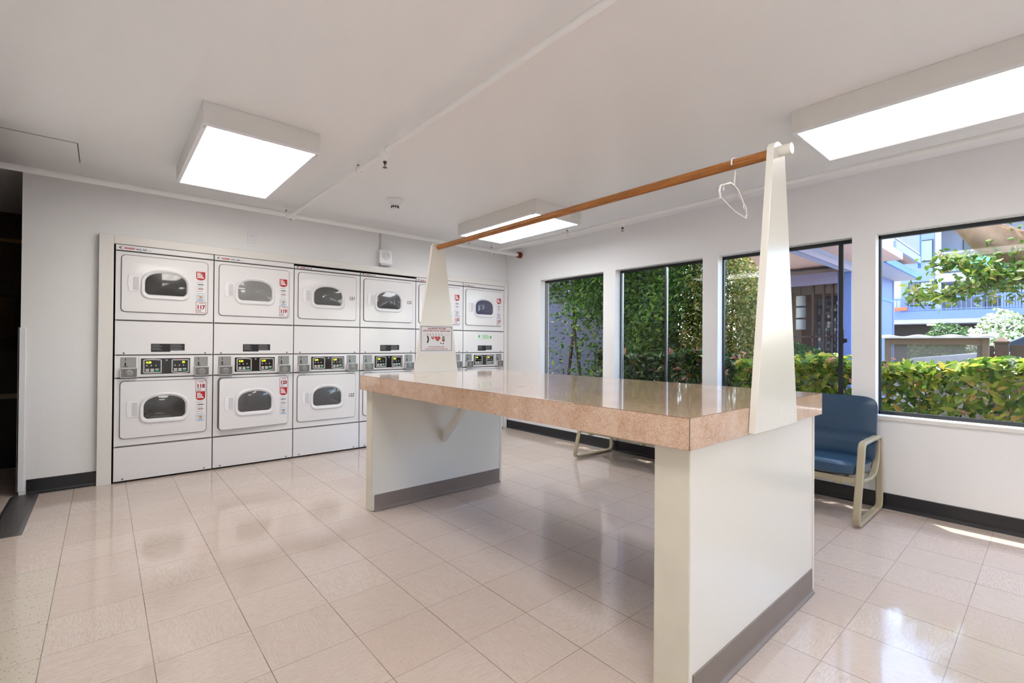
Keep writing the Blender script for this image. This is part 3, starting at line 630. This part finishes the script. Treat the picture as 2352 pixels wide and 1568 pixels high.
# ------------------------------------------------------------------ hall beyond the doorway
hc = thing('dark_cabinet', 'black waist-high cabinet with a pale strip seen through the doorway', 'cabinet', (-4.6, 1.35, 0))
blk = mat('black_laminate', '#0b0a0d', .5); MB().box(-.75, .56, -.15, .4, .0, 1.04, blk).build('cabinet_body', hc); MB().box(-.75, .56, -.165, -.15, .62, .665, mat('pale_strip', '#8f8a74', .5)).build('front_strip', hc)
pf = MB().box(-4.75, -4.235, 1.87, 1.9, 1.13, 1.6, mat('dark_wood_frame', '#3b2a18', .5)).build('picture_frame'); tag(pf, 'dark framed board on the brown hallway wall', 'picture')
MB().box(-4.71, -4.26, 1.862, 1.87, 1.17, 1.56, mat('brown_picture', '#6e5433', .6, var=.4, vs_=7)).build('picture', pf)
tl = MB().tube([(-5.4, 1.8, 2.12), (-4.05, 1.8, 2.12)], .02, mat('ochre_paint', '#a68950', .4), 12).build('hall_rail', smooth=True); tag(tl, 'ochre horizontal tube high on the hallway wall', 'pipe')

# ------------------------------------------------------------------ outdoors
def outground():
    m = mat('pavement', '#a9a49c', .9, var=.2, vs_=1.5); soil = mat('planting_soil', '#6a5644', .95, var=.4, vs_=9)
    struct(MB().box(5.2, 9.6, -14, -3.3, -.12, .06, m).build('driveway'))
    struct(MB().box(XW+WT, 60, -60, 60, -.22, -.12, m).build('ground')); struct(MB().box(XW+WT, 3.0, -12, 3, -.12, -.06, soil).build('planting_bed'))
outground()
def leaves(pos, size, nrm=None, up=.3, elong=1.9, m=None, jit=.35):
    n = len(pos); pos = np.asarray(pos); d = rng.normal(size=(n, 3))
    if nrm is not None: d = d*.7+nrm
    d[:, 2] += up; d /= np.linalg.norm(d, axis=1)[:, None]
    a = rng.normal(size=(n, 3)); a -= (a*d).sum(1)[:, None]*d; a /= np.linalg.norm(a, axis=1)[:, None]; c = np.cross(d, a)
    s = size*(1+jit*rng.uniform(-1, 1, n))[:, None]; L = a*s; Wd = c*s/elong/1.0; N = d*s
    V = np.stack([pos-L*.5, pos-L*.12+Wd*.42+N*.09, pos+L*.22+Wd*.38+N*.07, pos+L*.55-N*.08, pos+L*.22-Wd*.38+N*.07, pos-L*.12-Wd*.42+N*.09], 1).reshape(-1, 3)
    o = np.arange(n)[:, None]*6; F = np.concatenate([o+np.array([[0, 1, 2, 3]]), o+np.array([[0, 3, 4, 5]])], 0)
    return V, F
def leafobj(name, parent, V, F, m, label=None):
    me = bpy.data.meshes.new(name); me.vertices.add(len(V)); me.vertices.foreach_set('co', V.ravel().astype('f')); me.loops.add(F.size); me.loops.foreach_set('vertex_index', F.ravel().astype('i'))
    me.polygons.add(len(F)); me.polygons.foreach_set('loop_start', np.arange(len(F))*4); me.polygons.foreach_set('loop_total', np.full(len(F), 4)); me.update(calc_edges=True); me.validate(); me.materials.append(m)
    o = bpy.data.objects.new(name, me); C.objects.link(o); o.parent = parent
    if label: o['label'] = label
    return o
bark = mat('bark', '#5c4a3a', .9, var=.4, vs_=30, bump=.6, bs=30)
def stems(root, bases, tops, r=.012, m=None, name='stem'):
    b = MB()
    for p, q in zip(bases, tops):
        p, q = Vector(p), Vector(q); mid = (p+q)/2+Vector((random.uniform(-.08, .08), random.uniform(-.08, .08), 0)); b.tube([p, mid, q], [r, r*.8, r*.4], m or bark, 7)
    return b.build(name, root, smooth=True)
# low photinia hedge below the windows
hgm = leafm('photinia_leaf', [(0, '#38551c'), (.3, '#5d8428'), (.6, '#90a838'), (.85, '#b9bd45'), (1, '#c9a055')], .28, .5)
tipm = leafm('photinia_tip', [(0, '#b8705a'), (.5, '#cf9880'), (1, '#a8604a')], .35, .4)
def hedge(name, label, y0, y1, x0, x1, zt, n, size, m, tips, cat='hedge'):
    r = thing(name, label, cat, ((x0+x1)/2, (y0+y1)/2, -.06), 'low hedge under the windows'); c = Vector(r.location)
    P = np.stack([rng.uniform(x0, x1, n), rng.uniform(y0, y1, n), rng.uniform(-.02, 1, n)], 1)
    k = rng.random(n); f = k < .45; P[f, 0] = x0+np.abs(rng.normal(0, .07, f.sum())); t = (k >= .45) & (k < .85)
    P[:, 2] = P[:, 2]*zt; zz = zt+.035*np.sin(P[:, 1]*5)+.03*np.sin(P[:, 1]*13+P[:, 0]*9); P[t, 2] = zz[t]-np.abs(rng.normal(0, .06, t.sum()))
    P -= np.array(c); nr = np.zeros((n, 3)); nr[f, 0] = -.8; nr[t, 2] = .8
    V, F = leaves(P, size, nr, .5, 1.9); leafobj('foliage', r, V, F, m)
    if tips:
        T = []
        for _ in range(tips):
            q = np.array([rng.uniform(x0, x1), rng.uniform(y0, y1), zt+rng.uniform(-.04, .06)])-np.array(c)
            if rng.random() < .35: q[0] = x0-c.x; q[2] -= rng.uniform(0, .5)
            for _ in range(4): T.append(q+rng.normal(0, .018, 3))
        V, F = leaves(np.array(T), size*.95, None, .2, 2.2); leafobj('new_growth', r, V, F, tipm, 'orange young leaves')
    bs = [(random.uniform(x0+.15, x1-.15)-c.x, random.uniform(y0, y1)-c.y, 0) for _ in range(int((y1-y0)*9))]
    stems(r, bs, [(a+random.uniform(-.2, .2), b_+random.uniform(-.2, .2), zt*.85) for a, b_, _ in bs])
hedge('hedge', 'glossy green hedge with orange tips outside the right-hand windows', -6.6, -2.8, 1.25, 2.05, 1.0, 11000, .08, hgm, 18)
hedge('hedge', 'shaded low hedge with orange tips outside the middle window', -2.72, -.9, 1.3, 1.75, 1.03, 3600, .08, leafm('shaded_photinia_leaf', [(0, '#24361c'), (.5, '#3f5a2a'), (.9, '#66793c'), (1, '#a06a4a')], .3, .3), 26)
# tall evergreen outside windows one and two
evm = leafm('evergreen_leaf', [(0, '#33501f'), (.4, '#53782e'), (.75, '#7fa23e'), (.95, '#a5c04e'), (1, '#d0d070')], .3, .5)
r = thing('evergreen_tree', 'tall dense evergreen shrub pressed close outside the two left-hand windows', 'tree', (2.4, -.8, -.06)); c = np.array(r.location)
n = 52000; P = np.stack([2.05+np.abs(rng.normal(0, .3, n)), rng.uniform(-2.1, 1.4, n), rng.uniform(.0, 3.6, n)], 1)
dens = np.where(P[:, 1] < -.75, 1.0, np.clip((P[:, 2]-1.5-.35*P[:, 1])/.5, 0, 1)*.9+.28*np.clip((.5-P[:, 1])/1.0, 0, 1)+.03)
P = P[rng.random(n) < dens]; P[:, 0] = np.minimum(P[:, 0], 2.9); P[:, 0] += .12*np.sin(P[:, 1]*4+P[:, 2]*3)+.08*np.sin(P[:, 2]*7)
Q = np.stack([rng.uniform(.95, 2.1, 15000), rng.uniform(-3.6, 1.4, 15000), rng.uniform(2.7, 3.5, 15000)], 1); Q = Q[rng.random(15000) < np.clip((Q[:, 0]-.6)*1.4, .5, 1)]; P = np.concatenate([P, Q])  # unseen leaf overhang, added to keep sun strips off the floor inside
V, F = leaves(P-c, .075, np.tile([-.5, 0, .4], (len(P), 1)), .3, 2.0); leafobj('foliage', r, V, F, evm)
stems(r, [(.1, 1.0, 0), (.0, .3, 0), (.25, -.2, 0), (.0, -.5, 0), (.2, -.9, 0), (.1, 1.5, 0)], [(.05, 1.3, 2.9), (.1, .1, 3.2), (.1, -.7, 3.1), (.15, .2, 3), (.1, -1.2, 3), (.1, 1.0, 3.3)], .035, bark, 'trunk')
# yellowish flowering shrub at window three
flm = leafm('flowering_leaf', [(0, '#4a5a24'), (.35, '#77863a'), (.7, '#a7a04c'), (.93, '#c9a860'), (1, '#efe6c8')], .4, .4)
r = thing('flowering_shrub', 'tall yellow-green flowering shrub outside the third window, left of the blue porch', 'shrub', (2.3, -2.35, -.06)); c = np.array(r.location); P = []
while len(P) < 17000:
    x, y, z = rng.uniform(1.85, 2.9), rng.uniform(-2.85, -1.7), rng.uniform(.7, 2.75)
    w_ = .5*min(1, max(.05, (2.62-z)/.7))**.5*(.72+.28*math.sin((z-.6)*1.9)); q = ((y+2.17)/max(w_, .05))**2+((x-2.35)/.5)**2
    if .15 < q < 1+.25*rng.random(): P.append((x, y, z))
P = np.array(P); nn = np.stack([P[:, 0]-2.35, P[:, 1]+2.2, 0*P[:, 0]], 1)
V, F = leaves(P-c, .042, nn, .3, 2.0); leafobj('foliage', r, V, F, flm)
T = np.repeat(P[rng.integers(0, len(P), 40)]-c, 16, 0)+rng.normal(0, .03, (640, 3))+np.array([-.04, -.03, .02]); V, F = leaves(T, .02, None, .3, 1.2); leafobj('blossom', r, V, F, leafm('blossom', [(0, '#f3ecd9'), (1, '#ffffff')], .6, .4), 'cream blossom clusters')
stems(r, [(0, .1, 0), (.1, 0, 0), (-.1, .2, 0), (.15, .2, 0)], [(.1, .05, 2.3), (.1, -.3, 1.9), (-.1, .35, 2.1), (.2, .3, 2.3)], .02)
# shaded wall behind the evergreen
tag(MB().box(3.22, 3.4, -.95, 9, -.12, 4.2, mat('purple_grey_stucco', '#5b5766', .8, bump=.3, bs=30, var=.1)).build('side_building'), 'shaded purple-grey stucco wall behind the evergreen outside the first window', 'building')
# entrance building with porch
blue = mat('blue_paint', '#6a7eb6', .6, bump=.1, bs=40); bluel = mat('pale_blue_paint', '#8e9ab8', .6); purp = mat('grey_violet_paint', '#85829c', .6); sof = mat('soffit_stucco', '#bfa498', .8, bump=.3, bs=40); brn = mat('brown_mullion', '#4a3a33', .5); white = mat('white_stucco', '#a8aab3', .7); dblue = mat('deep_blue_fascia', '#5d86b8', .6)
# eb
eb = thing('entrance_building', 'blue and tan entrance building with a porch and lobby glass, seen through the third window', 'building', (8, 0, -.12)); 
def reb(b, n, lab=None, **k): b.v = [(x-8, y, z+.12) for x, y, z in b.v]; return b.build(n, eb, label=lab, **k)
reb(MB().box(3.4, 8.3, -2.95, .15, 2.86, 3.0, sof), 'porch_soffit', 'pinkish tan soffit')
reb(MB().box(3.4, 8.15, -2.2, -2.05, 2.68, 2.86, bluel), 'porch_beam', 'pale blue beam'); reb(MB().box(3.4, 8.15, -2.24, -2.2, 2.66, 2.76, purp), 'beam_trim')
reb(MB().box(7.9, 8.1, -1.95, .15, 2.46, 2.7, purp), 'header_beam'); reb(MB().box(7.95, 8.15, -2.19, -1.95, -.12, 2.7, blue), 'column', 'blue square column', bevel=.01)
reb(MB().box(8.15, 11.9, -2.15, -2.05, -.12, 3.1, blue), 'side_wall', 'blue side wall')
b = MB(); b.box(10.2, 10.22, -2.16, -2.15, -.12, 2.3, dblue).box(10.2, 11.9, -2.17, -2.15, 2.28, 2.36, dblue).box(11.85, 11.9, -2.18, -2.15, -.12, 3.0, bluel).box(8.2, 11.9, -2.16, -2.15, 1.3, 1.315, dblue); reb(b, 'wall_panel')
reb(MB().box(8.3, 12.1, -2.65, -2.15, 2.86, 2.9, white), 'lower_soffit'); reb(MB().box(8.3, 12.1, -2.7, -2.65, 2.84, 2.98, dblue), 'lower_fascia', 'blue sloping-looking fascia')
reb(MB().box(8.3, 10.9, -2.8, -2.15, 3.12, 3.16, sof), 'balcony_floor'); reb(MB().box(8.3, 10.9, -2.85, -2.8, 3.1, 3.26, bluel), 'balcony_fascia')
b = MB(); b.box(8.3, 10.9, -2.84, -2.81, 3.95, 4.0, white).box(8.3, 10.9, -2.84, -2.81, 3.3, 3.33, white)
for k in range(20): b.box(8.35+.13*k, 8.37+.13*k, -2.835, -2.815, 3.3, 3.95, white)
b.box(10.86, 10.92, -2.86, -2.8, 3.0, 6, dblue); reb(b, 'balcony_railing')
reb(MB().box(3.4, 11.9, -2.05, .15, 3.0, 6.5, white), 'upper_wall')
b = MB()
for y in (-1.0, -1.48, -1.68, -1.84, -.3): b.box(8.0, 8.08, y-.02, y+.02, -.12, 2.46, brn)
b.box(8.0, 8.08, -1.95, .15, 1.34, 1.37, brn).box(8.0, 8.08, -1.95, .15, -.12, 0, brn); reb(b, 'mullion_grid')
reb(MB().box(8.03, 8.04, -1.95, .15, 0, 2.46, glass), 'lobby_glass'); reb(MB().box(12.5, 12.6, -2, .15, -.12, 3, mat('lobby_wall', '#9a8069', .7)), 'lobby_wall'); reb(MB().box(8.1, 12.6, .15, .2, -.12, 2.8, mat('lobby_wall', '#9a8069', .7)), 'lobby_side_wall'); reb(MB().box(8.1, 12.5, -2, .15, 2.7, 2.8, mat('lobby_ceiling', '#c9c2b8', .7)), 'lobby_ceiling')
reb(MB().box(3.4, 12.5, -2, .15, -.12, -.1, mat('porch_paving', '#8f7f74', .8)), 'porch_floor')
b = MB(); mo = [mat('mosaic_dark', '#3b3f41', .3), mat('mosaic_grey', '#7f8789', .3), mat('mosaic_white', '#dfe9e6', .3), mat('mosaic_teal', '#5f8787', .3)]
for i in range(9):
    for j in range(16):
        y = -1.83+.06*i; z = 1.05+.075*j; b.box(9.0, 9.02, y, y+.05, z, z+.065, random.choice([mo[0], mo[0], mo[1], mo[1], mo[2], mo[3]]))
b.box(9.02, 9.04, -1.86, -1.26, 0, 2.3, mo[0]); reb(b, 'mosaic_screen', 'grey and white mosaic screen')
pl = thing('pendant_lamp', 'three white cylinder shades of a pendant lamp hanging in the lobby', 'lamp', (7.4, -1.2, 2.86)); pl.location = (8.6, -1.065, 2.92); sh = mat('white_lampshade', '#dfe9e2', .6)
for k in range(3): MB().lathe([(.098, -.62-.27*k), (.1, -.62-.27*k), (.1, -.85-.27*k), (.098, -.85-.27*k)], (0, 0, 0), sh, 20).build('lamp_shade', pl, smooth=True)
MB().tube([(0, 0, 0), (0, 0, -1.4)], .006, brn, 6).lathe([(.07, -.865), (.07, -.88)], (0, 0, 0), mo[0], 16).lathe([(.07, -1.135), (.07, -1.15)], (0, 0, 0), mo[0], 16).build('cord', pl)
# clipped round shrub by the porch
def ball(name, label, c, rx, ry, rz, n, size, m, cat='shrub', group=None, flat=0):
    r = thing(name, label, cat, (c[0], c[1], -.12), group); u = rng.normal(size=(n, 3)); u /= np.linalg.norm(u, axis=1)[:, None]; u[:, 2] = np.where(u[:, 2] < -.6, -u[:, 2], u[:, 2])
    k = (1-np.abs(rng.normal(0, .09, n)))[:, None]*(1+.06*np.sin(u*7).sum(1))[:, None]; P = u*k*np.array([rx, ry, rz]); P[:, 2] += c[2]+.12
    V, F = leaves(P, size, u, .2, 1.8); leafobj('foliage', r, V, F, m); stems(r, [(0, 0, 0), (.05, .05, 0), (-.05, .05, 0)], [(.1, .2, c[2]), (-.1, -.2, c[2]), (0, 0, c[2])], .02); return r
bxm = leafm('box_leaf', [(0, '#22381a'), (.5, '#3d5f2a'), (1, '#6b8a3e')], .5, .25)
ball('round_shrub', 'clipped round dark green shrub in front of the lobby glass', (6.0, -1.75, .62), .55, .62, .58, 5200, .045, bxm)
# brown fence pieces
fb = mat('brown_fence', '#64503f', .8, var=.25, vs_=6)
def post(name, label, x, y, w_, h, rails):
    r = thing(name, label, 'fence', (x, y, -.12)); b = MB(); b.box(-w_/2, w_/2, -w_/2, w_/2, 0, h+.12, fb); b.build('post', r, bevel=.004)
    MB().ring([[(sx*w_*k/2, sy*w_*k/2, z+.12) for sx, sy in ((1, 1), (-1, 1), (-1, -1), (1, -1))] for k, z in ((1.15, h), (1.15, h+.02), (.1, h+.07))], fb).build('post_cap', r)
    for (ya, yb, zt) in rails:
        bb = MB(); nb_ = max(2, int(abs(yb-ya)/.14)); 
        for k in range(nb_): bb.box(-.015, .015, ya+(yb-ya)*k/nb_+.003, ya+(yb-ya)*(k+1)/nb_-.003, .1, zt+.12, fb)
        bb.box(.015, .05, ya, yb, .3, .38, fb).box(.015, .05, ya, yb, zt-.05, zt+.03, fb); bb.build('fence_panel', r)
post('garden_fence', 'short brown fence with a capped post left of the porch', 3.3, -2.2, .09, 1.26, [(.05, 1.2, 1.2)])
post('garden_fence', 'brown board fence with a capped post beyond the right-hand hedge', 4.0, -4.53, .11, 1.19, [(.06, .2, 1.16), (-2.6, -.06, 1.17)])
# glazed enclosure beyond the hedge
ec = thing('framed_screen', 'brown topped translucent screen beyond the right-hand hedge', 'screen', (3.7, -4.0, -.12)); tan = mat('tan_wood', '#8b7660', .7); wcap = mat('white_cap', '#f2eee6', .8)
b = MB(); b.box(-.04, .04, .4, .45, 0, 1.37, tan).box(-.04, .04, -.45, -.4, 0, 1.37, tan); b.build('post', ec, bevel=.004); MB().box(-.03, .03, -.45, .45, 1.29, 1.365, tan).build('top_rail', ec)
b = MB(); 
L_ = []
for k in range(25): y = -.5+k*.0417; L_.append([(-.07, y, 1.365), (-.07, y, 1.385+.008*math.sin(k*1.3)), (.1, y, 1.4+.012*math.sin(k*.9)), (.1, y, 1.365)])
b.ring(L_, wcap); b.build('white_top', ec)
MB().box(-.004, .004, -.4, .4, .1, 1.29, glassm('smoked_panel', (.86, .85, .84), .2, .4)).build('panel', ec)
# car
cr = thing('car', 'white car parked beyond the fence, seen through the right window', 'car', (6.6, -5.4, .06)); cw = mat('car_paint', '#e8ebf2', .2, coat=.8); cgm = mat('car_glass', '#2c3844', .1)
lo = [(-2.2, .35), (2.15, .35), (2.3, .5), (2.25, .75), (1.9, .92), (1.1, 1.02), (-1.9, 1.04), (-2.25, .9)]
hi = [(1.15, 1.02), (.35, 1.48), (-.2, 1.55), (-1.1, 1.52), (-1.85, 1.05)]
MB().prism(lo, -.85, .85, cw, 'x').build('body', cr, bevel=.04, smooth=True); MB().prism(hi, -.68, .68, cgm, 'x').build('greenhouse', cr, bevel=.03, smooth=True)
MB().prism([(.45, 1.44), (.35, 1.49), (-.2, 1.57), (-1.1, 1.545), (-1.35, 1.44)], -.66, .66, cw, 'x').build('roof', cr, bevel=.01)
for sy in (1.35, -1.4):
    for sx in (-.78, .78): MB().lathe([(.33, -.1), (.34, -.08), (.34, .08), (.33, .1)], (sx, sy, .34), mat('tyre', '#1a1a1a', .8), 24, 'x').lathe([(.2, -.11), (.2, .11)], (sx, sy, .34), alu, 18, 'x').build('wheel', cr, smooth=True)
# white flowering hedge
wfm = leafm('white_flower_leaf', [(0, '#3d5a2a'), (.3, '#8fa45a'), (.55, '#e9ebc8'), (1, '#ffffff')], .5, .35)
r = thing('flowering_hedge', 'hedge covered in white blossom in front of the apartment block', 'hedge', (14, -5.2, -.12)); c = np.array(r.location); n = 9000
P = np.stack([rng.uniform(13.3, 14.7, n), rng.uniform(-7.5, -3.4, n), rng.uniform(.2, 2.05, n)], 1); f = rng.random(n) < .5; P[f, 0] = 13.3+np.abs(rng.normal(0, .1, f.sum())); P[:, 2] += .08*np.sin(P[:, 1]*6); P[:, 2] -= np.clip((P[:, 1]+3.9)*.9, 0, 1)
V, F = leaves(P-c, .1, np.tile([-.6, 0, .5], (n, 1)), .3, 1.6); leafobj('foliage', r, V, F, wfm); stems(r, [(0, y, 0) for y in (-1.8, -1, 0, 1, 1.5)], [(0, y, 1.5) for y in (-1.8, -1, 0, 1, 1.5)], .03)
ball('dark_bush', 'dark green bush left of the white blossom hedge', (15, -2.9, .9), .8, .9, .9, 2600, .1, bxm)
# tree with a thick tan limb
tanb = mat('tan_bark', '#b08a6a', .85, var=.35, vs_=8, bump=1, bs=9)
tr = thing('garden_tree', 'tree with a thick tan limb and drooping leafy branch outside the right window', 'tree', (3.0, -6.2, -.06)); c = np.array(tr.location)
def relt(b): b.v = [(x-3.0, y+6.2, z+.06) for x, y, z in b.v]; return b
relt(MB().tube([(3.0, -6.2, -.06), (3.0, -6.05, .6), (2.95, -5.6, 1.3), (2.9, -5.1, 1.76), (2.85, -4.78, 2.0), (2.85, -4.5, 2.2), (2.88, -4.33, 2.45), (3.0, -4.2, 3.6)], [.24, .2, .18, .17, .16, .15, .14, .08], tanb, 16)).build('trunk', tr, smooth=True)
br = [[(2.9, -5.15, 1.75), (2.7, -4.8, 1.78), (2.6, -4.55, 1.8), (2.6, -4.3, 1.66), (2.6, -4.12, 1.64), (2.62, -3.95, 1.68)], [(2.62, -4.6, 1.8), (2.7, -4.4, 1.9), (2.7, -4.25, 1.98), (2.75, -4.1, 1.95)], [(2.7, -4.8, 1.8), (2.8, -4.7, 1.98), (2.85, -4.5, 2.1)], [(2.85, -5.2, 2.0), (2.7, -5.0, 2.3), (2.7, -4.7, 2.4)]]
b = MB()
for p in br: b.tube(p, [.014-.002*k for k in range(len(p))], bark, 8)
relt(b).build('branch', tr, smooth=True)
P = []
for bi, p in enumerate(br):
    for k in range(len(p)-1):
        a_, b_ = np.array(p[k]), np.array(p[k+1]); m_ = int(150*np.linalg.norm(b_-a_)/.25) if bi < 3 else 300
        for _ in range(m_ if not (bi == 0 and k == 0) else 60): t = rng.random(); P.append(a_+(b_-a_)*t+rng.normal(0, 1, 3)*np.array([.1, .05, .055]))
P += [np.array([rng.uniform(2.4, 3), rng.uniform(-5.2, -4.62), rng.uniform(2.0, 2.5)]) for _ in range(90)]; P += [np.array([rng.uniform(2.4, 3), rng.uniform(-5.0, -4.4), rng.uniform(1.55, 1.85)]) for _ in range(200)]
P += [np.array([rng.uniform(2.2, 3.6), rng.uniform(-7.5, -4.2), rng.uniform(2.7, 3.8)]) for _ in range(3000)]
V, F = leaves(np.array(P)-c, .062, None, .6, 1.7); leafobj('foliage', tr, V, F, leafm('tree_leaf', [(0, '#3f5f20'), (.5, '#68882f'), (.85, '#94a444'), (1, '#b5955a')], .35, .4))
# apartment building
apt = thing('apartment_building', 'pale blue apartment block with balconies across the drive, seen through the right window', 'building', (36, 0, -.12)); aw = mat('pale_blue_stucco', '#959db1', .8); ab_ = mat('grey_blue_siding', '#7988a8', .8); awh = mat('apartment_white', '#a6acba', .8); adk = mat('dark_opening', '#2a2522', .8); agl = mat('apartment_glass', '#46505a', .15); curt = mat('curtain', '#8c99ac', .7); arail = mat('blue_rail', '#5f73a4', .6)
def rea(b, n, lab=None, par=None): 
    b.v = [(x-36, y, z+.12) for x, y, z in b.v]; return b.build(n, par or apt, label=lab)
rea(MB().box(38.2, 39, -14, 12, 2.7, 12, aw), 'recessed_wall'); rea(MB().box(36.02, 38.2, .05, 12, 2.7, 12, awh), 'white_bay'); rea(MB().box(36.0, 36.05, .08, 1.75, 2.9, 12, ab_), 'siding_panel', 'grey blue siding')
rea(MB().box(35.9, 36.1, -.22, .05, 3.4, 12, awh), 'white_post')
def awin(x, y0, y1, z0, z1, split=.5):
    f = rea(MB().box(x-.06, x, y0, y1, z0, z1, framek), 'window'); ym = y0+(y1-y0)*split
    rea(MB().box(x-.09, x-.06, y0+.05, ym-.03, z0+.06, z1-.06, curt), 'pane', par=f); rea(MB().box(x-.09, x-.06, ym+.03, y1-.05, z0+.06, z1-.06, agl), 'pane', par=f)
awin(36, .16, 1.36, 6.6, 7.98); awin(36, .16, 1.36, 3.8, 5.33); awin(38.2, -3.6, -1.0, 5.9, 8.1, .2); awin(38.2, -3.6, -2.0, 3.5, 5.5, .3); awin(38.2, -7, -5, 5.9, 8.1)
rea(MB().box(35.7, 38.2, -14, -.2, 5.2, 5.72, awh), 'balcony_slab'); rea(MB().box(35.6, 38.2, -14, 12, 2.95, 3.43, arail), 'walkway_slab', 'blue walkway edge'); rea(MB().box(35.7, 38.2, -14, 12, 2.66, 2.95, awh), 'white_band'); rea(MB().box(35.2, 39, -14, -.2, 9.1, 9.4, mat('cream_soffit', '#d9cfc2', .8)), 'roof_soffit')
b = MB(); b.box(35.72, 35.78, -8, -.25, 6.95, 7.03, awh).box(35.72, 35.78, -8, -.25, 5.85, 5.92, awh)
for k in range(7): b.box(35.72, 35.78, -.3-1.2*k, -.24-1.2*k, 5.72, 7.0, awh)
rea(b, 'balcony_railing'); rea(MB().box(35.74, 35.76, -3.2, -.6, 5.95, 6.6, mat('green_mesh', '#6fae86', .8)), 'green_screen')
b = MB(); b.box(35.62, 35.68, -14, 2.2, 4.2, 4.3, arail).box(35.62, 35.68, -14, 2.2, 3.5, 3.55, arail)
for k in range(70): b.box(35.63, 35.66, 2.15-.22*k-.03, 2.15-.22*k, 3.43, 4.25, arail)
rea(b, 'walkway_railing'); b = MB()
for k in range(12): b.box(36.4, 36.45, -4.2+.12*k, -4.12+.12*k, 3.43, 4.9, bluel)
rea(b, 'slatted_screen'); rea(MB().box(37.5, 37.6, -14, 12, -.12, 2.66, adk), 'garage_back'); b = MB()
for y in (3, -5.5, -9): b.box(35.8, 36.2, y-.15, y+.15, -.12, 2.66, awh)
rea(b, 'garage_column'); rea(MB().box(36.3, 36.5, .1, .5, 2.55, 2.62, mat('lamp_glow', '#fff2cc', .5, emit=3)), 'garage_light')
tag(MB().box(35.35, 35.6, 1.35, 2.05, 3.5, 3.72, mat('terracotta', '#c8603c', .7)).build('planter_box', bevel=.02), 'orange planter box on the blue walkway railing', 'planter')
